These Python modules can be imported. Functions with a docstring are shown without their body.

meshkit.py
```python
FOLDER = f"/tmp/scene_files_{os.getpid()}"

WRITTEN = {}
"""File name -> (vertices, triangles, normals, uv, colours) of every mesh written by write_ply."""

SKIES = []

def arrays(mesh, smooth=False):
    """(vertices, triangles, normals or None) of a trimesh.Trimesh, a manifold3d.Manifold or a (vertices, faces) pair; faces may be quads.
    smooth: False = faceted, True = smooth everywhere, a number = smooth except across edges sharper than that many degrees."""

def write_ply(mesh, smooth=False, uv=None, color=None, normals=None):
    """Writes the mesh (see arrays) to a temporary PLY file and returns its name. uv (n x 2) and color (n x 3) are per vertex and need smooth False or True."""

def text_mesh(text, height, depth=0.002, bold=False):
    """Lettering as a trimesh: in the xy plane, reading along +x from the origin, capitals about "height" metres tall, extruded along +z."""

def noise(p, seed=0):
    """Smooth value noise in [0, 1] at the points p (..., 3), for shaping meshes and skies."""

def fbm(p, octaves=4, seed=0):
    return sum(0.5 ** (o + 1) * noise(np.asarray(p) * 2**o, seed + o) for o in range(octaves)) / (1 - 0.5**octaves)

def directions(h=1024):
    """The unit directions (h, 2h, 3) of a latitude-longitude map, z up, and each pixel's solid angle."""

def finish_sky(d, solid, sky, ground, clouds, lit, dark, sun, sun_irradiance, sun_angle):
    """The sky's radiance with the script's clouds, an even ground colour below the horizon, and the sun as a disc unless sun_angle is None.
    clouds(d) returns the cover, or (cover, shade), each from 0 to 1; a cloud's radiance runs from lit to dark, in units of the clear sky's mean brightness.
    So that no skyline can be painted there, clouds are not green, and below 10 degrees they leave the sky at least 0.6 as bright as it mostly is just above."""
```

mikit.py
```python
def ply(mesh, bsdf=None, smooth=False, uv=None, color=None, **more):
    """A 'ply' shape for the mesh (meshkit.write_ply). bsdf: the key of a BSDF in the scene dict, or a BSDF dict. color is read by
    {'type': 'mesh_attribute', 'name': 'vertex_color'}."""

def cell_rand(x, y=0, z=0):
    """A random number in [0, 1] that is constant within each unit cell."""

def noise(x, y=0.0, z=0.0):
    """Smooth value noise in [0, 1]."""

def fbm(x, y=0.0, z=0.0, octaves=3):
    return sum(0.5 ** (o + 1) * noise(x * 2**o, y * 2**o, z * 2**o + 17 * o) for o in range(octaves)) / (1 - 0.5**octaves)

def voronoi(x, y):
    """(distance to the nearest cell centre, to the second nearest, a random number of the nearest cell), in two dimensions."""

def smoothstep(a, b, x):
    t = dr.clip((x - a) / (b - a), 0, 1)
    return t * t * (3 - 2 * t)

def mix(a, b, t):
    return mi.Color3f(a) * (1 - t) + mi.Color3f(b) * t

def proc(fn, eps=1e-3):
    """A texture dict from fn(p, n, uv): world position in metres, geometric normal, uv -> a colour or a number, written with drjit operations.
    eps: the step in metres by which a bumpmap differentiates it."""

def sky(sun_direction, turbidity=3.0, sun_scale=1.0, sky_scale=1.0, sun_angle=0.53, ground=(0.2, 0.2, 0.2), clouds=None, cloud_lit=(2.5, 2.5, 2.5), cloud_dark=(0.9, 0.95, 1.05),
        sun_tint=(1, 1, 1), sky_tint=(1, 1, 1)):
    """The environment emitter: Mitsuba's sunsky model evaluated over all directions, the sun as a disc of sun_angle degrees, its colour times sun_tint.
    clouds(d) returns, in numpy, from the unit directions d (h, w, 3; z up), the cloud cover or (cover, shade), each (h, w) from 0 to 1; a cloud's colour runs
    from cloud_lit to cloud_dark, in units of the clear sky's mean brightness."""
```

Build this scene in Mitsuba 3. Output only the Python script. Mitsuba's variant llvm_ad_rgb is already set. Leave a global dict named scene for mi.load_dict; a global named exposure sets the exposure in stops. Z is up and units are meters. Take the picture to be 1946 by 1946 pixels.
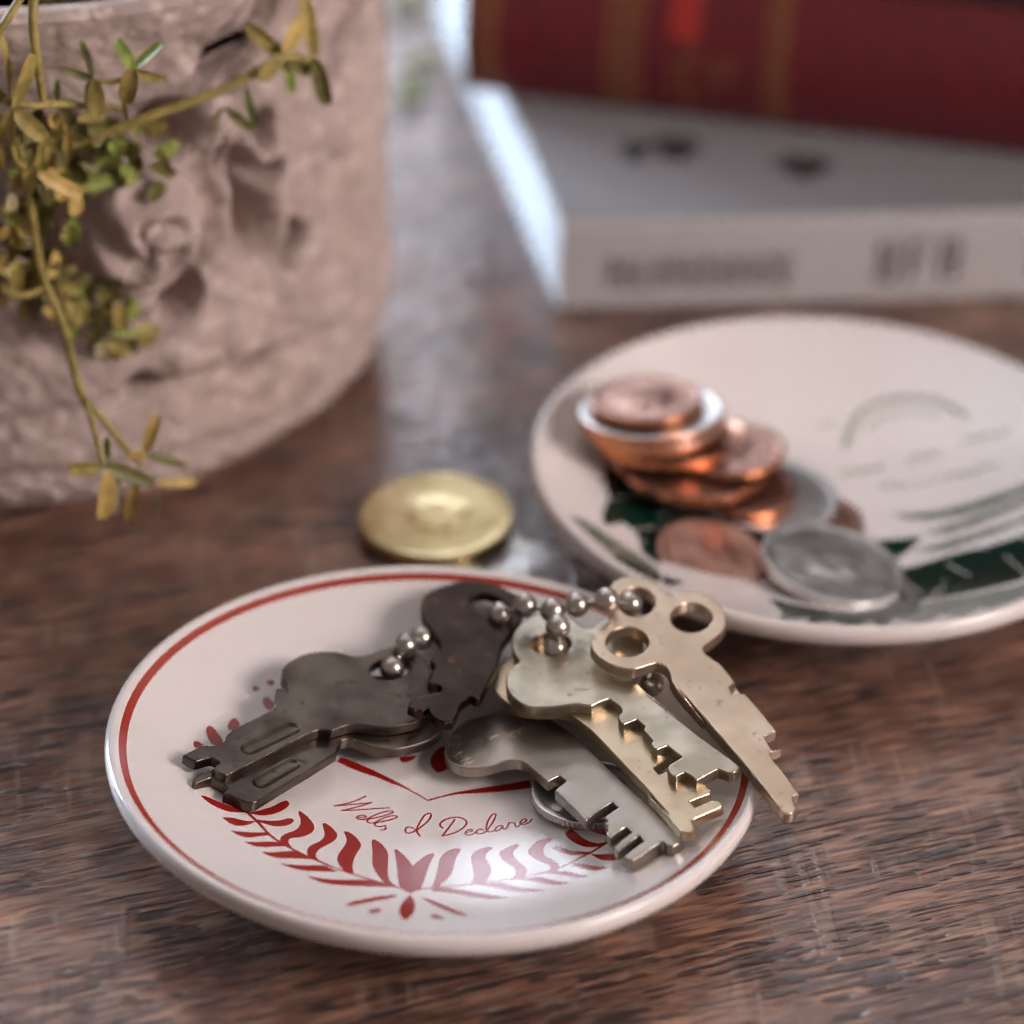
import math
import numpy as np
import trimesh
import shapely
import drjit as dr
import mitsuba as mi
import mikit
import meshkit
from scipy.spatial import Delaunay
from scipy.interpolate import PchipInterpolator
from mikit import proc, noise, fbm, smoothstep, mix

T = mi.ScalarTransform4f
S = 0.001                      # everything below is measured in millimetres, the scene is in metres
scene, labels = {}, {}

# ------------------------------------------------------------------ camera, lights, exposure
exposure = 0.0
EYE = np.array([9.87, -616.257, 444.002])
AIM = np.array([0.0, 0.84725511, -0.5311862])
UP = [-0.05097789, 0.53049554, 0.84615349]
scene['camera'] = {
    'type': 'thinlens', 'fov': 2 * math.degrees(math.atan(973.0 / 9394.0)), 'aperture_radius': 10.5 * S, 'focus_distance': 748 * S,
    'to_world': T().look_at(origin=(EYE * S).tolist(), target=((EYE + AIM * 748) * S).tolist(), up=UP),
    'near_clip': 0.02, 'far_clip': 20.0}
# what the dim warm room gives back from all sides
scene['room_light'] = {'type': 'constant', 'radiance': {'type': 'rgb', 'value': [0.22, 0.19, 0.18]}}


def panel_light(key, centre, aim, w, h, rgb, frame_key, label, cat, bars=(2, 2)):
    """A window: a luminous pane in a white frame with glazing bars, facing aim."""
    c, a = np.array(centre, float), np.array(aim, float)
    to = T().look_at(origin=(c * S).tolist(), target=(a * S).tolist(), up=[0, 0, 1])
    scene[key + '__pane'] = {'type': 'rectangle', 'to_world': to @ T().scale([w / 2 * S, h / 2 * S, 1]),
                             'bsdf': {'type': 'ref', 'id': 'white_paint'}, 'emitter': {'type': 'area', 'radiance': {'type': 'rgb', 'value': rgb}}}
    parts = []
    for sx in (-1, 1):
        parts.append(trimesh.creation.box([40 * S, (h + 80) * S, 50 * S], trimesh.transformations.translation_matrix([sx * (w / 2 + 20) * S, 0, 0])))
        parts.append(trimesh.creation.box([w * S, 40 * S, 50 * S], trimesh.transformations.translation_matrix([0, sx * (h / 2 + 20) * S, 0])))
    for i in range(1, bars[0]):
        parts.append(trimesh.creation.box([24 * S, h * S, 30 * S], trimesh.transformations.translation_matrix([(i / bars[0] - .5) * w * S, 0, 10 * S])))
    scene[key + '__frame'] = mikit.ply(trimesh.util.concatenate(parts), 'white_paint', to_world=to)
    labels[key] = {'label': label, 'category': cat}


scene['white_paint'] = {'type': 'twosided', 'bsdf': {'type': 'diffuse', 'reflectance': {'type': 'rgb', 'value': [.75, .75, .73]}}}
panel_light('window', (-375, 1500, 430), (-375, 0, 430), 700, 640, [4.4, 4.9, 5.7], None, 'tall daylight window behind the table, between planter and books', 'window', (2, 1))
panel_light('window_001', (-1000, 1050, 430), (0, 0, 0), 700, 620, [19.0, 23.0, 28.0], None, 'daylight window beyond the left end of the table', 'window', (2, 1))
panel_light('fill_panel', (0, 850, 1020), (0, 830, 0), 1700, 1250, [0.55, 0.475, 0.445], None, 'added luminous panel above the far side of the table, fill light and reflections for the metal', 'lamp', (4, 1))  # added overhead panel, out of view: soft fill, and brightness for the keys to reflect
panel_light('desk_lamp', (702, -333, 460), (0, 0, 0), 310, 310, [25.0, 22.0, 21.4], None, 'square soft lamp beside the right end of the table', 'lamp', (1, 1))


# ------------------------------------------------------------------ materials
def rgb(*c):
    return {'type': 'rgb', 'value': list(c)}


def glaze(key, colour, alpha=0.035):
    scene[key] = {'type': 'twosided', 'bsdf': {'type': 'roughplastic', 'diffuse_reflectance': colour, 'alpha': alpha, 'int_ior': 1.52, 'nonlinear': True}}


def metal_rough(p, n, uv):
    x, y, z = p.x * 1000, p.y * 1000, p.z * 1000
    return .20 + .20 * fbm(x / 3, y / 3, z / 3, 2)


def metal_bump(p, n, uv):
    x, y, z = p.x * 1000, p.y * 1000, p.z * 1000
    return fbm(x / .9, y / .9, z / .9, 2)


def metal(key, dark, light, spot=(.1, .07, .05), spot_amount=.5, bump=.000015, seed=0.0, scale=1.0):
    def col(p, n, uv):
        x, y, z = p.x * 1000 + seed, p.y * 1000 + seed * 2, p.z * 1000
        a = fbm(x / (5 * scale), y / (5 * scale), z / 3, 3)
        c = mix(dark, light, smoothstep(.25, .75, a))
        return mix(c, spot, smoothstep(.64, .84, fbm(x / 1.5 + 40, y / 1.5, z, 3)) * spot_amount)
    inner = {'type': 'principled', 'base_color': proc(col), 'metallic': .93, 'roughness': proc(metal_rough), 'specular': .5}
    scene[key] = {'type': 'twosided', 'bsdf': {'type': 'bumpmap', 'scale': bump, 'texture': proc(metal_bump, 1e-4), 'bsdf': inner} if bump else inner}


glaze('cream_glaze', rgb(.81, .765, .745))
glaze('red_print', rgb(.46, .026, .020))
glaze('orange_red_band', rgb(.50, .055, .020))
glaze('green_print', rgb(.008, .050, .036))
glaze('grey_green_print', rgb(.25, .28, .23))
glaze('pale_green_print', rgb(.36, .39, .30))
metal('dark_steel', (.05, .038, .031), (.125, .10, .083), (.03, .02, .015), .6, .00002, 3, 1.2)
metal('brown_steel', (.025, .015, .011), (.052, .032, .024), (.16, .065, .03), .6, .00003, 9)
metal('nickel', (.27, .23, .19), (.36, .31, .265), (.3, .22, .14), .45, .00001, 17, 1.4)
metal('yellow_nickel', (.42, .32, .215), (.53, .42, .29), (.32, .22, .12), .5, .00001, 23, 1.4)
metal('worn_nickel', (.34, .29, .22), (.48, .42, .33), (.22, .17, .12), .8, .000015, 31, .8)
metal('bronze_nickel', (.50, .38, .28), (.63, .50, .385), (.28, .17, .10), .75, .000015, 41, 1.3)
metal('bead_steel', (.36, .32, .28), (.52, .47, .42), (.2, .15, .1), .3, 0, 51, .6)
metal('coin_silver', (.50, .48, .47), (.68, .66, .65), (.3, .24, .2), .4, 0, 61)
metal('coin_copper', (.24, .115, .085), (.38, .205, .155), (.16, .07, .05), .5, 0, 71)
metal('copper_edge', (.55, .19, .08), (.70, .27, .12), (.3, .1, .05), .4, 0, 75)
metal('coin_gold', (.44, .33, .15), (.62, .49, .26), (.28, .2, .1), .5, 0, 81)


def wood_parts(p):
    x, y = p.x * 1000, p.y * 1000
    c, s = math.cos(math.radians(24.5)), math.sin(math.radians(24.5))
    u = x * c + y * s
    v = -x * s + y * c
    v = v + 1.1 * noise(u / 30, v / 14, 3.0) + .35 * noise(u / 6, v / 4, 8.0)
    a = math.radians(97)
    q = x * math.sin(a) - y * math.cos(a) + .5 * noise(x / 6, y / 9, 5.0)
    l = x * math.cos(a) + y * math.sin(a)
    return x, y, u, v, q, l


def wood_pores(u, v):
    gate = smoothstep(.35, .65, fbm(u / 24, v / 9, 4.0, 2))
    a = smoothstep(.62, .84, noise(u / 3.6, v / .48, 21.0)) * gate
    b = smoothstep(.68, .88, noise(u / 8.0 + 50, v / .8, 5.0))
    return dr.minimum(a * .85 + b, 1)


def wood_saw(u, v, q, l):
    line = smoothstep(.60, .86, noise(q / 1.1, l / 14, 2.0)) * smoothstep(.42, .62, fbm(q / 14, l / 8, 9.0, 2))
    return line


def wood_col(p, n, uv):
    x, y, u, v, q, l = wood_parts(p)
    block = noise(q / 4.5, l / 9, 14.0)
    c = mix((.068, .026, .017), (.175, .080, .052), smoothstep(.25, .75, fbm(u / 26, v / 8, 1.0, 3) * .7 + block * .3))
    c = mix(c, (.30, .155, .095), smoothstep(.5, .78, fbm(u / 7, v / 1.0, 6.0, 3) * .8 + block * .2) * .85)
    c = mix(c, (.18, .115, .085), smoothstep(.5, .78, fbm(u / 5 + 7, v / .6, 12.0, 2)) * .7)
    c = mix(c, (.040, .021, .018), smoothstep(.5, .8, fbm(u / 7 + 90, v / .75, 15.0, 2)) * .8)
    c = mix(c, (.24, .175, .140), wood_saw(u, v, q, l) * .3)
    return mix(c, (.016, .010, .010), wood_pores(u, v) * .85)


def wood_bump(p, n, uv):
    x, y, u, v, q, l = wood_parts(p)
    return .8 * fbm(u / 4.5, v / .6, 2.0, 2) - wood_pores(u, v) * 1.1 + wood_saw(u, v, q, l) * .4


def wood_rough(p, n, uv):
    x, y, u, v, q, l = wood_parts(p)
    return .20 + .16 * fbm(u / 6, v / 1.2, 31.0, 2)


scene['table_wood'] = {'type': 'twosided', 'bsdf': {'type': 'bumpmap', 'scale': .00016, 'texture': proc(wood_bump, 1.5e-4),
                       'bsdf': {'type': 'principled', 'base_color': proc(wood_col), 'roughness': proc(wood_rough), 'specular': .9, 'clearcoat': .8, 'clearcoat_gloss': .9}}}


def stone_col(p, n, uv):
    x, y, z = p.x * 1000, p.y * 1000, p.z * 1000
    c = mix((.31, .23, .207), (.49, .385, .348), fbm(x / 9, y / 9, z / 9, 3))
    c = mix(c, (.62, .51, .46), smoothstep(.55, .8, fbm(x / 2.5, y / 2.5, z / 2.5, 2)) * .6)
    return mix(c, (.24, .185, .15), smoothstep(.6, .8, fbm(x / 4 + 30, y / 4, z / 4, 3)) * .6)


def stone_bump(p, n, uv):
    x, y, z = p.x * 1000, p.y * 1000, p.z * 1000
    return fbm(x / 1.6, y / 1.6, z / 1.6, 3)


scene['planter_stone'] = {'type': 'twosided', 'bsdf': {'type': 'bumpmap', 'scale': .0006, 'texture': proc(stone_bump, 2e-4),
                          'bsdf': {'type': 'diffuse', 'reflectance': proc(stone_col)}}}
scene['soil_dark'] = {'type': 'diffuse', 'reflectance': rgb(.02, .025, .017)}


def leaf_mat(key, a, b, seed):
    def col(p, n, uv):
        x, y, z = p.x * 1000 + seed, p.y * 1000, p.z * 1000
        return mix(a, b, smoothstep(.3, .7, fbm(x / 2.2, y / 2.2, z / 2.2, 3)))
    scene[key] = {'type': 'twosided', 'bsdf': {'type': 'principled', 'base_color': proc(col), 'roughness': .5, 'specular': .35}}


leaf_mat('leaf_olive', (.20, .155, .04), (.32, .245, .07), 1)
leaf_mat('leaf_green', (.13, .18, .03), (.27, .29, .07), 12)
leaf_mat('leaf_dark', (.075, .07, .02), (.15, .13, .035), 25)
leaf_mat('leaf_yellow', (.36, .235, .07), (.50, .35, .11), 37)
leaf_mat('leaf_pale', (.36, .31, .17), (.46, .40, .24), 48)
LEAF = ['leaf_olive', 'leaf_green', 'leaf_dark', 'leaf_yellow', 'leaf_pale']


def cloth(key, c, amount=.25, rough=.55, spec=.4):
    def col(p, n, uv):
        x, y, z = p.x * 1000, p.y * 1000, p.z * 1000
        return mi.Color3f(c) * (1 - amount + 2 * amount * fbm(x / 2, y / 2, z / 2, 3))
    scene[key] = {'type': 'twosided', 'bsdf': {'type': 'principled', 'base_color': proc(col), 'roughness': rough, 'specular': spec}}


cloth('red_leather', (.085, .005, .008), .3, .42, .5)
cloth('grey_cover', (.19, .19, .20), .08, .28, .9)
cloth('grey_spine', (.38, .355, .35), .08, .4, .5)
cloth('black_cloth', (.018, .012, .013), .2, .6, .3)
cloth('page_paper', (.70, .76, .80), .12, .8, .2)
cloth('black_ink', (.03, .028, .03), .1, .5, .3)
cloth('brown_ink', (.05, .04, .035), .1, .5, .3)
cloth('gilt', (.14, .05, .018), .3, .4, .5)
cloth('red_foil', (.27, .018, .014), .2, .35, .5)


# ------------------------------------------------------------------ mesh helpers
def key_of(name):
    if name not in KEYS:
        KEYS.add(name)
        return name
    i = 1
    while f'{name}_{i:03d}' in KEYS:
        i += 1
    KEYS.add(f'{name}_{i:03d}')
    return f'{name}_{i:03d}'


KEYS = set()


def put(key, mesh, mat, smooth=False):
    k = key_of(key)
    v, f = (np.asarray(mesh[0], float), np.asarray(mesh[1], int)) if isinstance(mesh, tuple) else (np.array(mesh.vertices), np.array(mesh.faces))
    scene[k] = mikit.ply((v * S, f), mat, smooth)
    return k


def tag(key, label, category=None, group=None, kind=None):
    labels[key] = {a: b for a, b in dict(label=label, category=category, group=group, kind=kind).items() if b}


def round_corners(pts, n=2, keep=50):
    """Corner cutting that leaves sharp corners where they are."""
    p = np.array(pts, float)
    for _ in range(n):
        a, b = np.roll(p, 1, 0), np.roll(p, -1, 0)
        d0, d1 = p - a, b - p
        turn = np.degrees(np.abs(np.arctan2(d0[:, 0] * d1[:, 1] - d0[:, 1] * d1[:, 0], (d0 * d1).sum(1))))
        out = []
        for i in range(len(p)):
            if turn[i] > keep or turn[i] < 3:
                out.append(p[i])
            else:
                out += [p[i] * .75 + a[i] * .25, p[i] * .75 + b[i] * .25]
        p = np.array(out)
    return p


def open_curve(pts, n=3):
    p = np.array(pts, float)
    for _ in range(n):
        q = np.empty((2 * (len(p) - 1), p.shape[1]))
        q[0::2], q[1::2] = p[:-1] * .75 + p[1:] * .25, p[:-1] * .25 + p[1:] * .75
        p = np.vstack([p[:1], q, p[-1:]])
    return p


def tube(pts, rad, sides=8, taper=1.0):
    p = open_curve(pts, 3)
    r = np.linspace(rad, rad * taper, len(p))
    t = np.gradient(p, axis=0)
    t /= np.linalg.norm(t, axis=1, keepdims=True)
    a = np.cross(t, [0.3, .2, .93])
    a /= np.linalg.norm(a, axis=1, keepdims=True)
    b = np.cross(t, a)
    g = np.arange(sides) * 2 * np.pi / sides
    v = p[:, None] + r[:, None, None] * (np.cos(g)[None, :, None] * a[:, None] + np.sin(g)[None, :, None] * b[:, None])
    i, j = np.meshgrid(np.arange(len(p) - 1), np.arange(sides), indexing='ij')
    q = np.stack([i * sides + j, i * sides + (j + 1) % sides, (i + 1) * sides + (j + 1) % sides, (i + 1) * sides + j], -1).reshape(-1, 4)
    v = np.vstack([v.reshape(-1, 3), p[:1], p[-1:]])
    n = len(p) * sides
    caps = [[n, (k + 1) % sides, k] for k in range(sides)] + [[n + 1, n - sides + k, n - sides + (k + 1) % sides] for k in range(sides)]
    return v, np.vstack([q[:, [0, 1, 2]], q[:, [0, 2, 3]], caps])


def lathe(prof, n=160, mod=None):
    """prof: (r, z) points from the axis, round and back to the axis."""
    prof = np.array(prof, float)
    th = np.arange(n) * 2 * np.pi / n
    r = np.repeat(prof[:, :1], n, 1)
    z = np.repeat(prof[:, 1:], n, 1)
    if mod is not None:
        r, z = mod(r, z, th[None])
    v = np.stack([r * np.cos(th), r * np.sin(th), z], -1).reshape(-1, 3)
    i, j = np.meshgrid(np.arange(len(prof) - 1), np.arange(n), indexing='ij')
    q = np.stack([i * n + j, (i + 1) * n + j, (i + 1) * n + (j + 1) % n, i * n + (j + 1) % n], -1).reshape(-1, 4)
    f = np.vstack([q[:, [0, 1, 2]], q[:, [0, 2, 3]]])
    m = trimesh.Trimesh(v, f, process=False)
    m.update_faces(m.nondegenerate_faces(height=1e-9))
    return m


def frame(n):
    n = np.array(n, float) / np.linalg.norm(n)
    ax = np.cross([0, 1., 0], n)
    ax /= np.linalg.norm(ax)
    return np.stack([ax, np.cross(n, ax), n], 1)


def resample(ring, step):
    p = np.asarray(ring.coords)
    out = []
    for a, b in zip(p[:-1], p[1:]):
        k = max(1, int(math.ceil(np.linalg.norm(b - a) / step)))
        out += [a + (b - a) * i / k for i in range(k)]
    return np.array(out)


def flat_part(outline, holes, thick, c, n, relief=None, bevel=.32, keep=42, cell=.8):
    """A stamped metal sheet: the outline with rounded upper edges, walls, and holes cut through."""
    g = shapely.Polygon(round_corners(outline, 2, keep), [round_corners(h, 1, 170) for h in holes]).buffer(0)
    if g.geom_type != 'Polygon':
        g = max(g.geoms, key=lambda a: a.area)
    pts, drop = [], []
    loops = []
    for ring in [g.exterior, *g.interiors]:
        p = resample(ring, .3)
        loops.append((sum(map(len, pts)), len(p)))
        pts.append(p)
        drop.append(np.full(len(p), bevel))
    for d in (.1, .22, .34):
        e = g.buffer(-d * bevel / .34)
        for gg in getattr(e, 'geoms', [e]):
            for ring in [gg.exterior, *gg.interiors]:
                p = resample(ring, .32)
                pts.append(p)
                x = bevel - d * bevel / .34
                drop.append(np.full(len(p), bevel - math.sqrt(max(bevel ** 2 - x ** 2, 0))))
    x0, y0, x1, y1 = g.bounds
    X, Y = np.meshgrid(np.arange(x0, x1, cell), np.arange(y0, y1, cell))
    X = X + (np.arange(X.shape[0]) % 2)[:, None] * cell / 2
    inner = g.buffer(-bevel * 1.6)
    q = np.c_[X.ravel(), Y.ravel()]
    q = q[shapely.contains_xy(inner, q[:, 0], q[:, 1])]
    if relief is not None:
        X, Y = np.meshgrid(np.arange(x0, x1, .25), np.arange(y0, y1, .25))
        qq = np.c_[X.ravel(), Y.ravel()]
        qq = qq[shapely.contains_xy(inner, qq[:, 0], qq[:, 1]) & (np.abs(relief(qq)) > .002)]
        q = np.vstack([q, qq])
    pts.append(q)
    drop.append(np.zeros(len(q)))
    P, D = np.vstack(pts), np.concatenate(drop)
    tri = Delaunay(P + 1e-6 * np.random.default_rng(1).normal(size=P.shape)).simplices
    cen = P[tri].mean(1)
    tri = tri[shapely.contains_xy(g.buffer(1e-4), cen[:, 0], cen[:, 1])]
    a = P[tri]
    area = (a[:, 1, 0] - a[:, 0, 0]) * (a[:, 2, 1] - a[:, 0, 1]) - (a[:, 1, 1] - a[:, 0, 1]) * (a[:, 2, 0] - a[:, 0, 0])
    tri[area < 0] = tri[area < 0][:, ::-1]
    z = -D + .05 * (meshkit.fbm(np.c_[P / 7, 0 * D], 2, 4) - .5)
    if relief is not None:
        z = z + relief(P)
    top = np.c_[P, z]
    V, F = [top], [tri]
    base = len(top)
    low = top.copy()
    low[:, 2] = -thick
    V.append(low)
    F.append(tri[:, ::-1] + base)
    for s, m in loops:
        i = np.arange(m)
        j = (i + 1) % m
        F.append(np.stack([s + i, s + i + base, s + j + base], 1))
        F.append(np.stack([s + i, s + j + base, s + j], 1))
    v = np.vstack(V) @ frame(n).T + np.array(c)
    m = trimesh.Trimesh(v, np.vstack(F), process=False)
    m.fix_normals()
    return m


# ------------------------------------------------------------------ the table
table = trimesh.creation.box([1500, 1300, 30], trimesh.transformations.translation_matrix([60, 180, -15]))
put('table', table, 'table_wood')
tag('table', 'dark brown textured wood tabletop with embossed grain and pale saw marks', kind='structure')

# ------------------------------------------------------------------ plates
PROFILE = np.array([(a, 5.6 + 9.55 * (a / 47.5) ** 2.3) for a in (0, 4, 8, 12, 16, 20, 24, 28, 32, 36, 40, 44, 47.5)] + [(48.5, 15.75)])
dish = PchipInterpolator(PROFILE[:, 0], PROFILE[:, 1], extrapolate=True)


def make_plate(name, cx, cy, label):
    r = np.linspace(0, 48.5, 60)
    inside = np.c_[r, dish(r)]
    rest = [(48.9, 15.92), (49.3, 15.86), (49.7, 15.55), (49.95, 15.0), (50, 14.3), (49.85, 13.5), (49.4, 12.7), (48.6, 11.9), (46.5, 10.4), (42, 7.6), (37, 5.2), (33, 3.6), (32, 2.6), (31.6, 1.2), (31.3, .35), (30.6, 0), (29.6, 0), (29, .4), (28.7, 2), (27, 3), (0, 3.2)]
    prof = np.vstack([inside, rest])[::-1]
    m = lathe(prof, 220)
    m.apply_translation([cx, cy, 0])
    k = put(name, m, 'cream_glaze', 35)
    tag(k, label, 'plate')
    return k


def drape(poly, cx, cy, lift=.06, step=1.0):
    """A printed shape lying on the dish of the plate."""
    poly = poly.buffer(0)
    out = []
    for g in getattr(poly, 'geoms', [poly]):
        if g.area < .02:
            continue
        P = [resample(ring, .45) for ring in [g.exterior, *g.interiors]]
        x0, y0, x1, y1 = g.bounds
        X, Y = np.meshgrid(np.arange(x0, x1, step), np.arange(y0, y1, step))
        q = np.c_[X.ravel(), Y.ravel()]
        q = q[shapely.contains_xy(g.buffer(-.2), q[:, 0], q[:, 1])]
        P = np.vstack([*P, q])
        tri = Delaunay(P + 1e-6 * np.random.default_rng(2).normal(size=P.shape)).simplices
        c = P[tri].mean(1)
        tri = tri[shapely.contains_xy(g, c[:, 0], c[:, 1])]
        a = P[tri]
        area = (a[:, 1, 0] - a[:, 0, 0]) * (a[:, 2, 1] - a[:, 0, 1]) - (a[:, 1, 1] - a[:, 0, 1]) * (a[:, 2, 0] - a[:, 0, 0])
        tri[area < 0] = tri[area < 0][:, ::-1]
        tri = tri[np.abs(area) > 1e-7]
        rr = np.hypot(P[:, 0], P[:, 1])
        out.append(trimesh.Trimesh(np.c_[P[:, 0] + cx, P[:, 1] + cy, dish(np.minimum(rr, 48.5)) + lift], tri, process=False))
    return trimesh.util.concatenate(out)


def brush(pts, w):
    return shapely.LineString(open_curve(pts, 3)).buffer(w / 2)


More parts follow.
